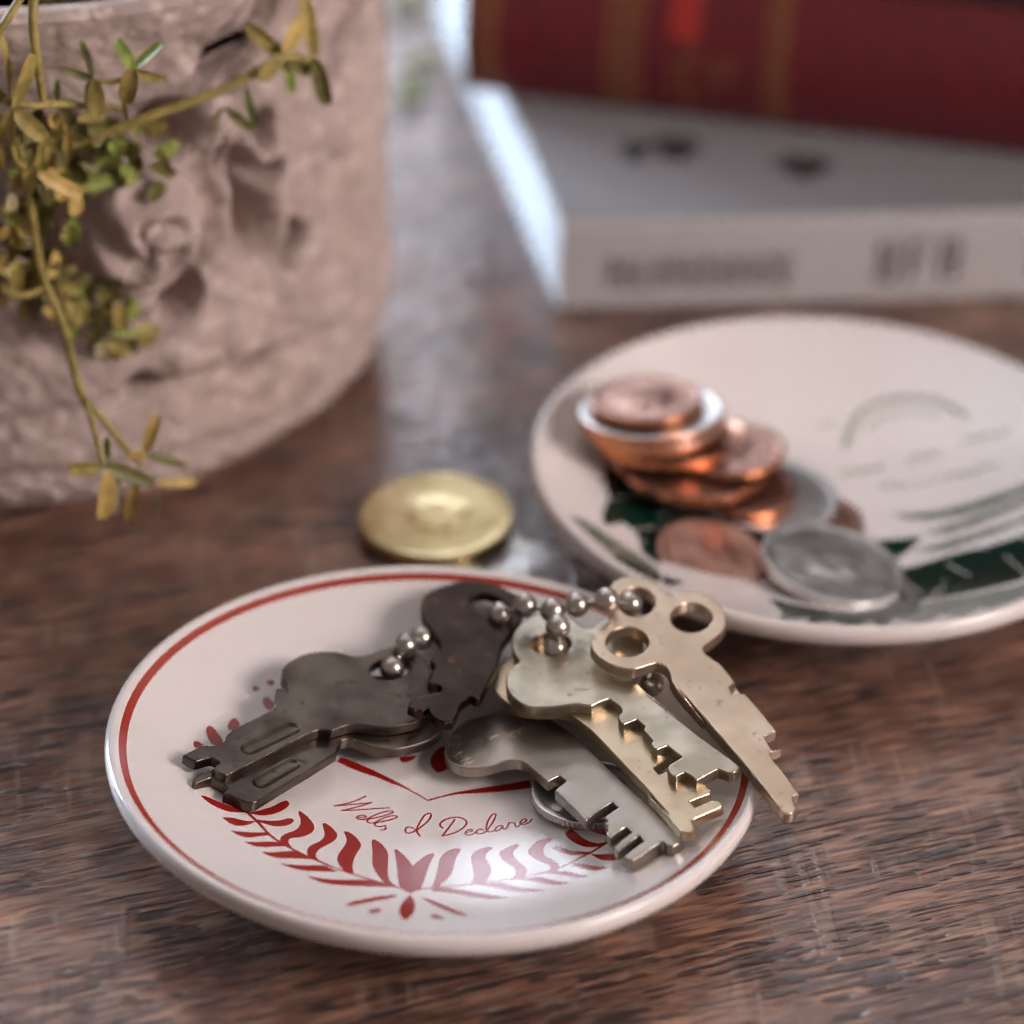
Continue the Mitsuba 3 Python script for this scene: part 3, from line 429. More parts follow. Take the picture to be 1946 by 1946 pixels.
G = {"beads":{"right":[[29.14,33.08,21.0],[25.33,30.56,23.2],[20.72,31.08,21.6],[16.99,31.06,20.3],[12.68,32.93,19.8],[8.79,33.97,17.2]],"mid":[[17.91,26.96,20.0],[17.81,25.99,16.6]],"left":[[-7.57,23.28,13.2],[-5.72,26.21,15.6],[-3.38,29.72,14.8]],"under":[[33.04,21.25,14.2]]},"gdark":[[[-37.11,5.46],[-34.19,2.04],[-29.25,-1.41],[-22.74,-4.78],[-17.88,-6.23],[-26.02,-12.19],[-27.68,-18.77],[-27.78,-27.49],[-31.32,-23.51],[-31.28,-16.3],[-34.11,-13.58],[-36.92,-17.24],[-37.74,-13.59],[-36.37,-6.41],[-37.45,0.06]],[[-36.53,-28.47],[-32.96,-29.79],[-28.64,-32.05],[-23.92,-33.24],[-26.37,-37.25],[-31.07,-36.24],[-34.58,-33.14]],[[5.59,-7.83],[10.39,-6.98],[16.12,-6.12],[14.03,-10.37],[10.02,-15.34],[4.47,-12.32]],[[10.83,-18.08],[15.64,-15.72],[21.44,-12.4],[26.15,-11.69],[32.42,-9.55],[38.96,-7.05],[39.31,-19.97],[35.27,-25.0],[31.09,-27.24],[25.88,-28.81],[20.28,-30.27],[14.65,-32.11],[10.65,-29.83]],[[-10.44,-33.2],[-4.5,-35.81],[2.34,-37.73],[7.98,-35.77],[11.19,-28.48],[14.77,-30.35],[11.53,-43.77],[9.41,-41.77],[7.11,-48.3],[5.65,-43.34],[1.63,-49.22],[0.51,-45.12],[-1.74,-44.63],[-5.19,-49.03],[-4.17,-42.84],[-9.72,-48.21],[-8.03,-41.84]]],"ggrey":[[[-42.96,-18.38],[-40.14,-17.66],[-36.12,-21.16],[-31.73,-24.97],[-27.81,-29.98],[-28.71,-36.38],[-33.39,-32.92],[-38.12,-26.53]],[[12.17,-34.82],[15.56,-32.29],[22.04,-31.19],[30.92,-29.32],[35.1,-26.97],[33.1,-34.09],[25.71,-41.17],[23.22,-39.0],[20.17,-43.07],[16.73,-41.01],[14.58,-45.21],[11.89,-44.99]],[[10.7,1.09],[19.33,1.65],[27.05,4.32],[33.38,6.28],[39.49,8.44],[38.39,5.59],[33.22,3.34],[27.84,1.31],[21.58,-0.94],[14.44,-1.04]],[[16.17,-5.17],[23.93,-1.2],[31.14,1.4],[37.39,4.31],[36.78,1.95],[26.67,-2.96],[19.9,-6.3]],[[13.98,-11.37],[22.69,-6.81],[31.28,-4.18],[37.97,-1.29],[37.4,-2.89],[25.88,-8.55],[18.66,-11.9]]],"gstroke":[[[[3.96,20.77],[5.04,26.61],[8.55,31.07],[14.47,32.43],[20.31,31.0],[24.34,26.78]],1.5],[[[7.72,24.86],[10.47,28.31],[15.39,28.9],[20.23,27.46]],0.7],[[[3.31,12.5],[4.82,14.6],[6.24,12.86],[7.75,15.06],[9.18,14.02],[10.2,15.83]],0.8],[[[14.59,16.41],[16.1,18.21],[17.02,16.59],[18.54,18.71],[19.94,17.39]],0.8],[[[23.89,20.12],[25.39,21.65],[26.53,19.96],[27.8,21.84],[29.18,20.42],[31.62,21.57]],0.9],[[[10.02,9.34],[11.99,10.54],[13.16,9.5]],0.9],[[[21.15,10.93],[23.14,12.61],[24.5,10.9],[26.5,13.12],[29.37,13.2]],0.8],[[[-0.4,25.63],[2.08,26.5]],0.8],[[[12.93,9.68],[17.78,10.55],[20.69,11.4]],0.5]],"leaves":[[[-52.58,71.26,90.6],[-55.05,70.3,96.05],2.18,1],[[-52.58,71.26,90.6],[-48.37,73.12,94.46],2.08,1],[[-52.58,71.26,90.6],[-47.74,73.42,87.96],1.98,0],[[-52.25,68.16,92.47],[-53.43,67.7,86.55],3.08,0],[[-59.05,73.12,87.61],[-60.79,72.56,94.59],1.54,2],[[-59.05,73.12,87.61],[-63.62,71.74,89.78],1.44,2],[[-58.72,71.12,88.65],[-58.01,71.36,82.01],2.73,0],[[-70.5,64.13,86.58],[-67.52,64.67,95.57],2.71,0],[[-70.84,66.1,86.65],[-72.28,65.88,99.34],1.63,0],[[-70.38,64.15,86.3],[-65.58,65.08,80.8],2.96,0],[[-70.62,64.11,86.31],[-73.12,63.74,80.51],1.97,0],[[-71.09,66.06,86.1],[-73.73,65.68,88.92],1.48,0],[[-64.38,71.55,83.93],[-64.43,71.53,87.98],1.24,1],[[-64.49,72.55,83.68],[-61.7,73.33,83.3],1.0,1],[[-66.95,68.88,84.88],[-64.77,69.38,85.3],0.99,0],[[-59.75,73.94,86.87],[-59.76,73.94,81.83],1.49,2],[[-54.25,73.82,84.17],[-53.88,73.97,80.18],1.0,0],[[-64.37,72.58,83.67],[-63.17,72.91,79.64],1.5,2],[[-30.45,89.92,85.21],[-35.65,85.57,91.8],2.69,0],[[-30.03,87.61,86.57],[-27.11,90.33,92.19],2.77,3],[[-30.38,88.64,86.03],[-33.64,85.88,82.51],2.77,0],[[-30.25,91.48,84.27],[-28.72,92.95,76.53],1.76,1],[[-29.6,90.72,83.72],[-25.66,94.69,80.12],2.64,2],[[-25.64,93.25,83.32],[-27.25,91.59,95.11],2.5,0],[[-25.29,92.17,83.55],[-23.28,94.33,73.98],2.7,2],[[-39.82,87.45,76.6],[-41.72,86.11,72.56],1.47,2],[[-39.17,86.68,76.7],[-34.92,90.0,71.08],1.7,2],[[-36.16,88.99,79.63],[-34.66,90.22,71.81],1.47,1],[[-67.18,66.78,73.98],[-60.13,68.58,69.31],2.49,3],[[-67.19,65.76,75.09],[-68.69,65.47,71.06],2.24,0],[[-67.28,68.81,73.17],[-66.51,68.97,78.49],1.25,0],[[-72.43,67.88,73.66],[-72.86,67.82,78.74],1.25,0],[[-71.73,70.01,68.29],[-71.76,70.0,65.14],2.26,4],[[-70.68,68.16,51.78],[-70.63,68.16,57.01],2.16,0],[[-62.52,78.31,66.07],[-56.38,80.51,66.1],2.79,1],[[-64.34,78.81,67.99],[-58.44,80.77,63.53],2.79,2],[[-58.43,80.77,72.74],[-59.42,80.41,67.42],2.28,1],[[-49.73,85.9,68.81],[-48.24,86.74,64.97],2.04,0],[[-66.45,75.15,74.67],[-65.99,75.26,70.08],1.76,3],[[-63.38,74.92,79.5],[-63.17,74.99,72.11],1.5,3],[[-72.63,74.93,59.52],[-69.14,75.57,59.95],2.03,3],[[-74.29,75.69,56.09],[-70.52,76.31,57.14],2.55,2],[[-71.91,77.08,53.71],[-66.92,78.12,52.25],2.3,2],[[-67.1,75.0,51.64],[-69.63,74.45,48.28],2.04,0],[[-65.96,76.3,50.39],[-62.22,77.35,51.19],1.54,0],[[-63.45,79.07,46.03],[-60.45,80.04,48.61],2.58,2],[[-56.76,79.28,38.35],[-52.4,81.17,37.51],1.55,1],[[-58.36,79.73,37.09],[-58.37,79.73,32.28],2.2,4],[[-63.64,75.89,45.54],[-61.66,76.48,40.87],2.57,0],[[-61.85,78.52,45.03],[-58.86,79.55,38.67],3.09,2],[[-58.46,80.76,43.07],[-55.97,81.76,44.72],3.1,2],[[-63.15,76.03,44.0],[-62.42,76.25,38.57],1.8,1],[[-60.46,80.04,40.98],[-57.46,81.15,38.42],2.33,2],[[-59.45,80.39,46.19],[-56.96,81.35,40.43],2.32,2],[[-66.39,73.11,51.36],[-67.91,72.76,47.66],1.53,0],[[-49.26,57.52,29.45],[-47.38,58.26,35.73],2.2,3],[[-49.44,59.59,27.63],[-42.9,62.43,24.09],2.09,2],[[-47.79,62.42,20.51],[-41.46,65.38,19.33],1.64,3],[[-55.61,49.06,31.0],[-60.52,47.78,31.5],2.29,0],[[-54.3,47.36,31.86],[-54.97,47.17,22.62],3.08,3],[[-50.03,50.84,27.81],[-51.13,50.47,20.23],2.53,3],[[-46.86,58.47,21.64],[-47.74,58.12,16.3],1.28,4],[[-55.38,49.13,31.78],[-47.35,51.82,27.09],2.52,2],[[-54.47,51.49,31.47],[-54.58,51.46,35.24],1.95,1],[[-53.03,50.89,28.68],[-53.47,50.75,21.13],1.38,4],[[-51.75,54.48,29.8],[-49.07,55.45,30.45],1.61,3],[[-64.83,79.37,50.6],[-67.39,76.28,52.5],2.21,0],[[-75.32,74.95,45.96],[-76.36,70.59,51.0],2.7,0],[[-64.21,79.51,64.6],[-67.33,75.06,66.63],2.07,1],[[-74.63,72.25,58.35],[-72.65,71.78,61.03],1.82,3],[[-68.47,73.83,65.94],[-67.95,76.63,61.24],1.95,1],[[-69.34,73.69,53.82],[-69.24,74.99,49.72],2.31,2],[[-72.02,72.93,80.11],[-70.08,75.81,79.87],2.75,2],[[-62.56,76.16,61.03],[-62.27,75.47,57.17],2.26,1],[[-72.58,74.11,58.72],[-69.95,75.78,55.36],2.6,0],[[-70.28,74.65,53.26],[-72.61,71.3,52.12],2.79,0],[[-65.45,74.28,53.39],[-63.65,77.13,48.42],2.35,2],[[-69.66,72.8,80.76],[-72.56,71.43,79.43],2.13,2],[[-70.19,77.56,75.87],[-67.48,75.22,80.62],2.06,2],[[-67.93,76.15,75.66],[-66.35,78.89,76.74],1.8,2],[[-72.96,75.0,68.21],[-69.4,75.33,70.21],2.47,1],[[-70.94,73.77,53.86],[-73.82,74.24,51.07],2.49,3],[[-66.08,78.05,78.08],[-63.61,78.58,77.22],1.85,3],[[-67.48,76.45,49.43],[-68.99,73.8,47.99],2.59,1],[[-65.58,74.1,69.11],[-64.55,76.12,70.9],2.53,3],[[-71.29,74.97,63.24],[-69.01,75.25,62.36],2.63,2],[[-75.32,73.16,61.9],[-78.82,73.53,61.26],2.36,2],[[-67.28,77.88,70.09],[-69.91,71.41,74.69],2.55,2],[[-69.63,77.02,69.98],[-66.91,72.96,71.53],1.96,1],[[-72.09,75.01,77.35],[-70.79,74.39,73.99],2.25,2],[[-71.73,73.66,64.12],[-69.67,76.73,64.03],1.99,0],[[-74.98,77.62,46.64],[-76.73,76.98,44.56],2.01,1],[[-70.1,76.95,58.63],[-65.89,75.0,60.5],2.72,2],[[-63.71,76.13,66.33],[-63.16,76.5,69.43],1.9,0],[[-64.89,73.81,53.21],[-68.22,76.15,51.31],2.68,2],[[-70.65,76.92,66.65],[-68.16,78.41,64.8],2.34,2],[[-69.66,77.71,77.41],[-67.3,76.37,74.49],2.75,3],[[-69.79,72.81,54.22],[-67.47,74.1,53.29],2.06,0],[[-69.24,78.18,69.8],[-65.75,75.67,74.23],1.98,3],[[-65.47,76.89,55.16],[-64.39,77.03,51.97],2.48,2],[[-64.78,77.44,67.58],[-66.54,72.43,69.15],2.3,3],[[-67.4,77.08,59.87],[-65.98,72.99,65.22],2.3,2],[[-65.03,78.84,62.21],[-68.55,75.08,63.3],2.05,0],[[-63.98,73.72,67.54],[-63.4,73.17,70.49],2.48,1],[[-73.37,77.64,56.2],[-72.27,77.53,53.06],1.96,2],[[-75.11,77.51,76.03],[-70.91,71.65,81.13],2.03,0],[[-72.16,75.82,59.71],[-70.84,74.22,56.1],2.37,3],[[-65.36,74.55,47.01],[-67.41,74.24,48.7],2.29,1],[[-66.82,78.76,69.22],[-67.5,74.78,67.78],1.98,1],[[-62.87,74.05,61.1],[-62.71,73.78,57.1],2.6,1],[[-70.97,74.04,60.8],[-73.14,74.19,62.04],2.32,1],[[-74.72,76.11,71.79],[-72.01,77.56,71.43],2.11,2],[[-68.01,77.94,76.92],[-68.18,73.17,76.35],2.76,1],[[-69.52,76.22,76.84],[-71.1,73.04,75.41],2.54,3],[[-62.97,74.73,64.69],[-63.17,79.27,57.6],2.01,1],[[-75.12,72.89,74.24],[-78.15,73.36,72.06],2.32,2],[[-72.66,76.81,56.92],[-76.19,76.59,59.15],2.15,2],[[-69.64,78.49,72.17],[-69.89,71.98,79.74],1.89,1],[[-71.28,73.76,64.16],[-73.51,71.89,63.61],2.03,0],[[-68.16,73.72,75.53],[-64.86,76.71,75.79],2.59,0],[[-70.12,74.33,64.87],[-68.58,77.37,61.6],2.76,3],[[-67.96,77.55,48.49],[-68.45,75.51,46.98],1.95,2],[[-72.07,76.64,54.09],[-73.93,74.01,53.05],2.8,3],[[-63.98,76.71,53.27],[-66.89,78.42,54.43],2.37,0],[[-69.39,77.35,63.77],[-67.19,72.2,68.64],2.45,1],[[-55.84,83.52,74.16],[-59.24,80.04,76.74],2.94,2],[[-63.81,76.4,77.37],[-61.17,81.08,72.39],2.84,2],[[-55.37,79.49,68.77],[-53.1,83.3,64.16],2.8,1],[[-57.26,82.98,64.91],[-60.46,80.36,63.3],2.15,2],[[-57.88,80.04,73.79],[-61.38,80.55,71.15],2.71,2],[[-52.36,81.0,71.72],[-55.27,82.3,70.03],2.29,2],[[-59.64,79.19,74.58],[-62.32,79.43,71.56],2.68,2],[[-64.8,78.44,67.09],[-68.17,78.46,65.92],2.81,2],[[-63.65,80.56,72.04],[-66.38,75.74,74.08],2.15,2],[[-52.39,85.53,69.29],[-55.96,81.28,71.2],2.46,2],[[-65.2,78.91,76.34],[-68.69,79.16,75.75],2.36,2],[[-53.22,83.33,66.26],[-52.95,82.63,69.5],2.81,2],[[-50.83,83.29,67.79],[-46.83,85.22,64.69],2.26,2],[[-49.24,86.95,62.66],[-50.78,82.16,61.76],2.64,2],[[-50.55,86.02,67.85],[-46.82,87.37,69.45],2.85,1],[[-64.71,79.46,74.84],[-61.09,80.14,77.0],2.04,2],[[-64.78,76.44,71.69],[-67.06,77.64,72.95],2.6,0],[[-53.35,82.39,73.18],[-52.47,84.88,75.53],2.25,1],[[-52.29,83.43,70.06],[-56.16,83.77,71.37],2.56,2],[[-48.37,85.0,73.84],[-52.18,85.15,72.52],2.51,0],[[-63.65,76.17,74.48],[-62.53,80.32,68.73],2.99,0],[[-58.74,78.18,68.52],[-62.72,76.98,69.6],2.15,2],[[-63.22,80.54,68.06],[-60.04,79.01,68.05],2.31,2],[[-55.01,81.1,73.63],[-58.48,80.29,70.9],2.73,2],[[-59.23,80.45,74.86],[-58.91,78.77,72.56],2.77,2],[[-63.22,78.7,75.0],[-65.86,77.68,71.67],2.29,2],[[-54.43,82.69,71.6],[-57.56,80.81,75.15],2.13,2],[[-60.3,77.46,77.07],[-57.96,79.18,75.26],2.59,2],[[-61.98,78.79,73.05],[-65.83,79.82,74.67],2.04,2],[[-64.38,76.67,69.84],[-62.63,81.2,69.5],2.84,2],[[-56.82,82.1,70.29],[-55.99,82.49,65.15],2.77,2],[[-55.05,83.75,69.11],[-57.02,78.22,73.26],2.7,1],[[-55.39,84.14,71.84],[-53.38,84.98,67.97],2.34,2],[[-54.48,79.38,67.14],[-57.72,81.6,64.7],2.48,2],[[-64.42,78.89,75.41],[-60.23,78.63,75.55],2.45,2],[[-56.23,80.2,67.29],[-58.63,82.68,63.9],2.52,2],[[-57.4,79.14,69.22],[-55.07,79.86,73.31],2.94,1],[[-58.51,82.59,71.34],[-55.13,83.14,70.56],2.41,2],[[-63.83,74.75,70.9],[-64.46,74.28,73.88],2.01,2],[[-67.69,71.98,69.06],[-65.21,73.93,64.54],2.62,2],[[-62.64,79.68,59.4],[-63.91,73.32,58.96],2.06,3],[[-68.8,76.2,67.87],[-68.02,74.1,65.25],2.52,2],[[-65.11,73.04,67.12],[-61.89,79.61,63.3],2.78,3],[[-63.87,77.29,76.36],[-65.68,72.29,81.19],2.57,3],[[-63.93,78.79,70.05],[-60.36,74.47,68.81],2.98,2],[[-66.63,73.56,77.5],[-69.89,71.35,77.47],2.24,2],[[-61.56,74.11,79.6],[-57.82,79.06,78.38],2.2,0],[[-65.65,76.08,70.64],[-66.0,72.8,75.54],2.59,0],[[-64.43,79.3,74.36],[-65.73,75.1,79.05],2.01,3],[[-71.14,76.25,70.99],[-69.59,76.81,66.77],2.55,3],[[-63.57,79.67,61.81],[-60.61,75.49,65.52],2.4,2],[[-70.84,73.56,69.94],[-72.05,72.86,67.22],2.26,3],[[-69.6,77.34,61.55],[-72.15,74.75,60.42],2.28,2],[[-63.48,73.46,77.47],[-66.84,74.46,77.54],2.56,2],[[-70.55,75.34,67.65],[-68.28,76.17,68.8],2.02,0],[[-65.28,75.07,70.65],[-69.7,76.8,68.94],2.96,3],[[-64.83,77.63,75.43],[-66.34,76.16,78.2],2.46,3],[[-63.6,74.74,69.21],[-66.02,78.03,70.43],2.9,2],[[-62.28,73.78,62.71],[-61.73,74.7,65.72],2.47,3],[[-70.56,74.39,61.48],[-69.7,72.38,59.44],2.27,3],[[-55.57,79.71,40.86],[-58.96,78.55,43.14],2.26,0],[[-60.54,80.43,34.79],[-58.35,78.13,39.93],2.28,2],[[-58.01,81.97,36.92],[-58.99,80.89,41.98],2.75,1],[[-58.04,80.42,36.01],[-54.04,83.18,32.31],2.1,0],[[-53.45,82.72,36.52],[-49.37,86.14,35.48],2.54,0],[[-61.54,76.6,47.27],[-65.07,76.51,48.58],2.02,0],[[-58.26,80.47,38.52],[-54.88,84.37,36.78],2.44,0],[[-54.64,79.27,47.4],[-59.48,82.43,46.15],2.31,2],[[-53.44,81.38,37.15],[-54.12,84.64,31.28],2.17,0],[[-55.57,80.19,43.79],[-55.14,79.63,38.95],2.78,0],[[-62.34,77.97,39.87],[-66.09,76.32,42.0],2.06,2],[[-62.9,81.04,35.74],[-64.34,78.18,41.99],2.01,2],[[-63.86,77.65,46.17],[-64.03,77.94,42.88],2.69,0],[[-53.44,80.61,43.97],[-53.37,81.52,39.75],2.75,1],[[-62.85,77.36,42.93],[-60.4,78.46,44.49],2.37,0],[[-56.72,81.5,35.36],[-56.08,82.81,31.1],2.4,0],[[-55.08,83.31,37.6],[-59.06,78.96,41.22],2.38,2],[[-54.07,82.3,44.04],[-54.03,81.04,41.53],2.29,1],[[-55.73,83.3,42.44],[-58.52,79.41,47.24],2.63,2],[[-54.59,79.86,44.14],[-52.61,84.84,38.13],2.21,2],[[-53.49,82.66,36.88],[-50.14,86.68,31.94],2.06,0],[[-61.88,80.92,46.28],[-60.63,81.57,43.28],2.42,1],[[-67.27,77.63,48.49],[-63.2,79.07,45.93],2.75,3],[[-68.18,72.47,49.14],[-69.45,77.28,41.27],2.96,2],[[-66.08,72.79,51.78],[-65.26,76.84,54.48],2.17,3],[[-68.43,76.79,49.73],[-66.12,76.01,53.41],2.96,2],[[-72.54,73.83,53.64],[-76.13,74.84,49.47],2.21,2],[[-71.63,72.12,51.29],[-71.16,73.22,47.61],2.6,3],[[-70.6,76.72,45.4],[-70.69,74.92,42.44],2.08,0],[[-66.83,72.27,46.99],[-64.51,78.01,42.11],2.81,3],[[-70.05,75.44,47.1],[-68.87,74.36,52.5],2.13,0],[[-65.03,74.99,48.13],[-67.94,75.67,45.0],2.33,2],[[-72.73,74.08,46.08],[-76.36,76.36,45.8],2.33,3],[[-69.79,73.69,55.24],[-67.73,77.88,52.8],2.95,2],[[-67.25,72.37,56.17],[-70.53,75.16,54.59],2.2,2],[[-70.37,76.03,51.23],[-67.4,72.41,49.66],2.74,0],[[-67.66,76.35,45.73],[-64.82,73.05,48.57],2.55,3],[[-65.88,76.76,49.73],[-68.1,75.34,46.24],2.83,0],[[-68.32,76.6,52.69],[-67.25,77.03,47.38],2.02,0],[[-73.06,70.89,53.21],[-76.71,74.26,54.45],2.5,3],[[-63.5,90.03,94.06],[-67.1,93.55,90.83],2.4,1],[[-65.5,91.7,97.02],[-67.61,94.78,97.67],2.4,2],[[-67.26,91.46,93.41],[-64.66,93.88,93.1],2.4,2],[[-65.51,90.44,93.56],[-67.72,96.47,88.12],2.4,2],[[-65.24,94.03,94.49],[-67.77,89.74,95.72],2.4,2],[[-66.04,92.53,96.24],[-66.31,96.29,96.55],2.4,1],[[-61.67,94.34,93.17],[-59.86,100.38,91.07],2.4,2],[[-64.85,89.15,95.49],[-63.71,89.27,97.31],2.4,2],[[-64.49,95.87,92.32],[-66.39,89.28,95.17],2.4,2],[[-67.89,91.49,95.19],[-69.32,91.29,97.09],2.4,0],[[-69.53,87.01,96.88],[-72.69,94.72,94.65],2.4,0],[[-68.94,88.0,94.85],[-66.37,93.9,93.84],2.4,0],[[-61.06,91.87,94.75],[-65.15,98.21,90.16],2.4,1],[[-57.17,94.97,94.22],[-58.05,98.86,95.02],2.4,2],[[-64.42,94.23,95.39],[-62.31,94.95,93.09],2.4,1],[[-65.63,95.14,92.69],[-67.9,91.29,96.26],2.4,2],[[-69.24,91.79,92.84],[-71.72,91.14,94.42],2.4,1],[[-64.36,90.76,95.39],[-63.78,98.96,93.31],2.4,2],[[-59.86,95.99,92.38],[-57.02,93.21,92.72],2.4,0],[[-68.79,89.97,97.36],[-70.15,92.84,93.88],2.4,2],[[-67.28,92.45,95.18],[-66.9,93.45,96.84],2.4,2],[[-69.0,89.62,95.71],[-66.41,90.26,95.03],2.4,2],[[-59.97,98.0,92.7],[-58.54,91.41,94.17],2.4,2],[[-64.26,92.43,94.52],[-67.52,97.65,91.97],2.4,2],[[-67.69,96.41,90.16],[-69.74,94.19,92.76],2.4,1],[[-66.59,93.04,92.02],[-69.98,93.3,91.93],2.4,0]],"plantstems":[[[[-67.67,72.82,106.49],[-68.08,68.64,99.5],[-67.22,67.8,93.62],[-66.32,67.99,86.25]],0.85],[[[-68.48,72.64,104.73],[-70.85,68.13,101.4],[-73.46,65.72,97.94]],0.8],[[[-72.02,64.91,87.52],[-68.09,67.62,85.14],[-64.3,70.53,84.5],[-58.9,74.23,82.24],[-54.5,75.88,81.36]],0.7],[[[-52.6,71.25,90.51],[-55.1,73.48,87.02],[-58.95,73.16,87.52],[-58.5,74.37,82.01]],0.5],[[[-69.42,78.58,70.25],[-62.77,79.28,72.91],[-55.28,79.88,75.76],[-49.57,81.45,77.91],[-44.69,83.03,79.25],[-39.83,84.99,80.68],[-33.41,88.66,82.93],[-30.18,90.17,85.07],[-25.28,93.63,82.19]],0.95],[[[-27.77,95.36,95.05],[-26.08,92.79,89.89],[-25.08,93.85,83.79]],0.8],[[[-70.79,66.11,85.59],[-71.52,68.02,75.74],[-68.3,68.6,72.81],[-66.93,67.86,78.88]],0.6],[[[-71.14,72.14,77.32],[-68.81,72.57,64.02],[-68.05,72.73,56.32],[-66.75,72.0,51.02],[-64.5,70.48,47.16],[-62.72,67.85,43.92],[-61.13,62.06,41.53],[-59.74,58.29,39.46],[-58.38,55.55,38.73]],0.85],[[[-73.41,67.74,52.55],[-71.48,69.04,50.48],[-69.54,70.39,49.54],[-66.75,72.0,50.54]],0.75],[[[-58.54,55.51,39.53],[-57.03,52.82,36.56],[-55.76,50.06,33.42],[-55.17,49.19,31.55]],0.55],[[[-58.54,55.51,39.53],[-55.34,54.36,36.7],[-53.21,53.99,33.63],[-51.27,55.71,29.75],[-49.72,57.34,26.87]],0.6]],"pot":[[-63.47,53.03,10.5,11,6,0],[-46.98,85.85,3.2,10,-8,-50],[-23.9,72.29,4,11,-6,-35],[-58.74,69.5,4.5,5,-8,0],[-41.62,63.89,1.8,3.2,-7,0],[-50.33,63.17,1.6,3,-6,0],[-45.34,51.95,3.4,9,-8,8],[-40.95,55.66,2.2,2.2,-6,0],[-36.69,40.3,3,3.6,-7,0],[-56.56,38.27,3.2,4,-7,0],[-24.48,44.01,4,9,-1.5,0],[-74.42,59.3,6,14,-6,0],[-45.03,22.14,4,2,-3,0],[-46.07,27.71,5,4,2.5,0],[-58.09,27.2,3,2.5,2.2,0],[-62.78,24.01,2.5,2,-3,0],[-38.13,76.57,5,7,2,-45],[-50.98,60.5,2.2,16,3.0,5],[-39.52,45.88,2.2,12,3.0,10],[-33.07,55.65,6,12,1.5,0],[-52.52,46.33,2.6,10,2.5,-15],[-65.82,34.32,14,3,-2,0],[-25.21,24.99,8,5,1.5,40],[-40.89,12.93,10,4,1.5,40],[-55.29,80.12,6,3,1.5,0]]}
BX, BY = 62.253, 86.588
plate2 = make_plate('plate', BX, BY, 'cream plate with dark green brush stroke print, holding the coins')
dark = shapely.union_all([shapely.Polygon(round_corners(p, 2, 70)).buffer(0) for p in G['gdark']])
dark = dark.intersection(shapely.Point(0, 0).buffer(47.2))
grey = shapely.union_all([shapely.Polygon(round_corners(p, 2, 70)).buffer(0) for p in G['ggrey']]).difference(dark).intersection(shapely.Point(0, 0).buffer(47.6))
rng = np.random.default_rng(8)


def ragged(g, amount, seed, dash):
    """Dry-brush edge: thin slits along the stroke cut away."""
    r_ = np.random.default_rng(seed)
    x0, y0, x1, y1 = g.bounds
    cuts = []
    for _ in range(amount):
        x, y = r_.uniform(x0, x1), r_.uniform(y0, y1)
        d = r_.uniform(6, 20)
        a = math.atan2(y + 34, x) + math.pi / 2 + r_.normal(0, .05) if dash else r_.uniform(0, 3)
        cuts.append(shapely.LineString([(x, y), (x + d * math.cos(a), y + d * math.sin(a))]).buffer(r_.uniform(.05, .17)))
    return g.difference(shapely.union_all(cuts))


put(plate2 + '__brush_print', drape(ragged(dark, 60, 3, True), BX, BY, .06, 1.4), 'green_print', True)
for g_ in ragged(grey, 60, 5, True).geoms:
    if g_.area > .3:
        put(plate2 + '__faint_brush_print', drape(g_, BX, BY, .07, 1.4), 'grey_green_print', True)
put(plate2 + '__sketch_print', drape(shapely.union_all([brush(p, w * .8) for p, w in G['gstroke']]), BX, BY, .06), 'pale_green_print', True)

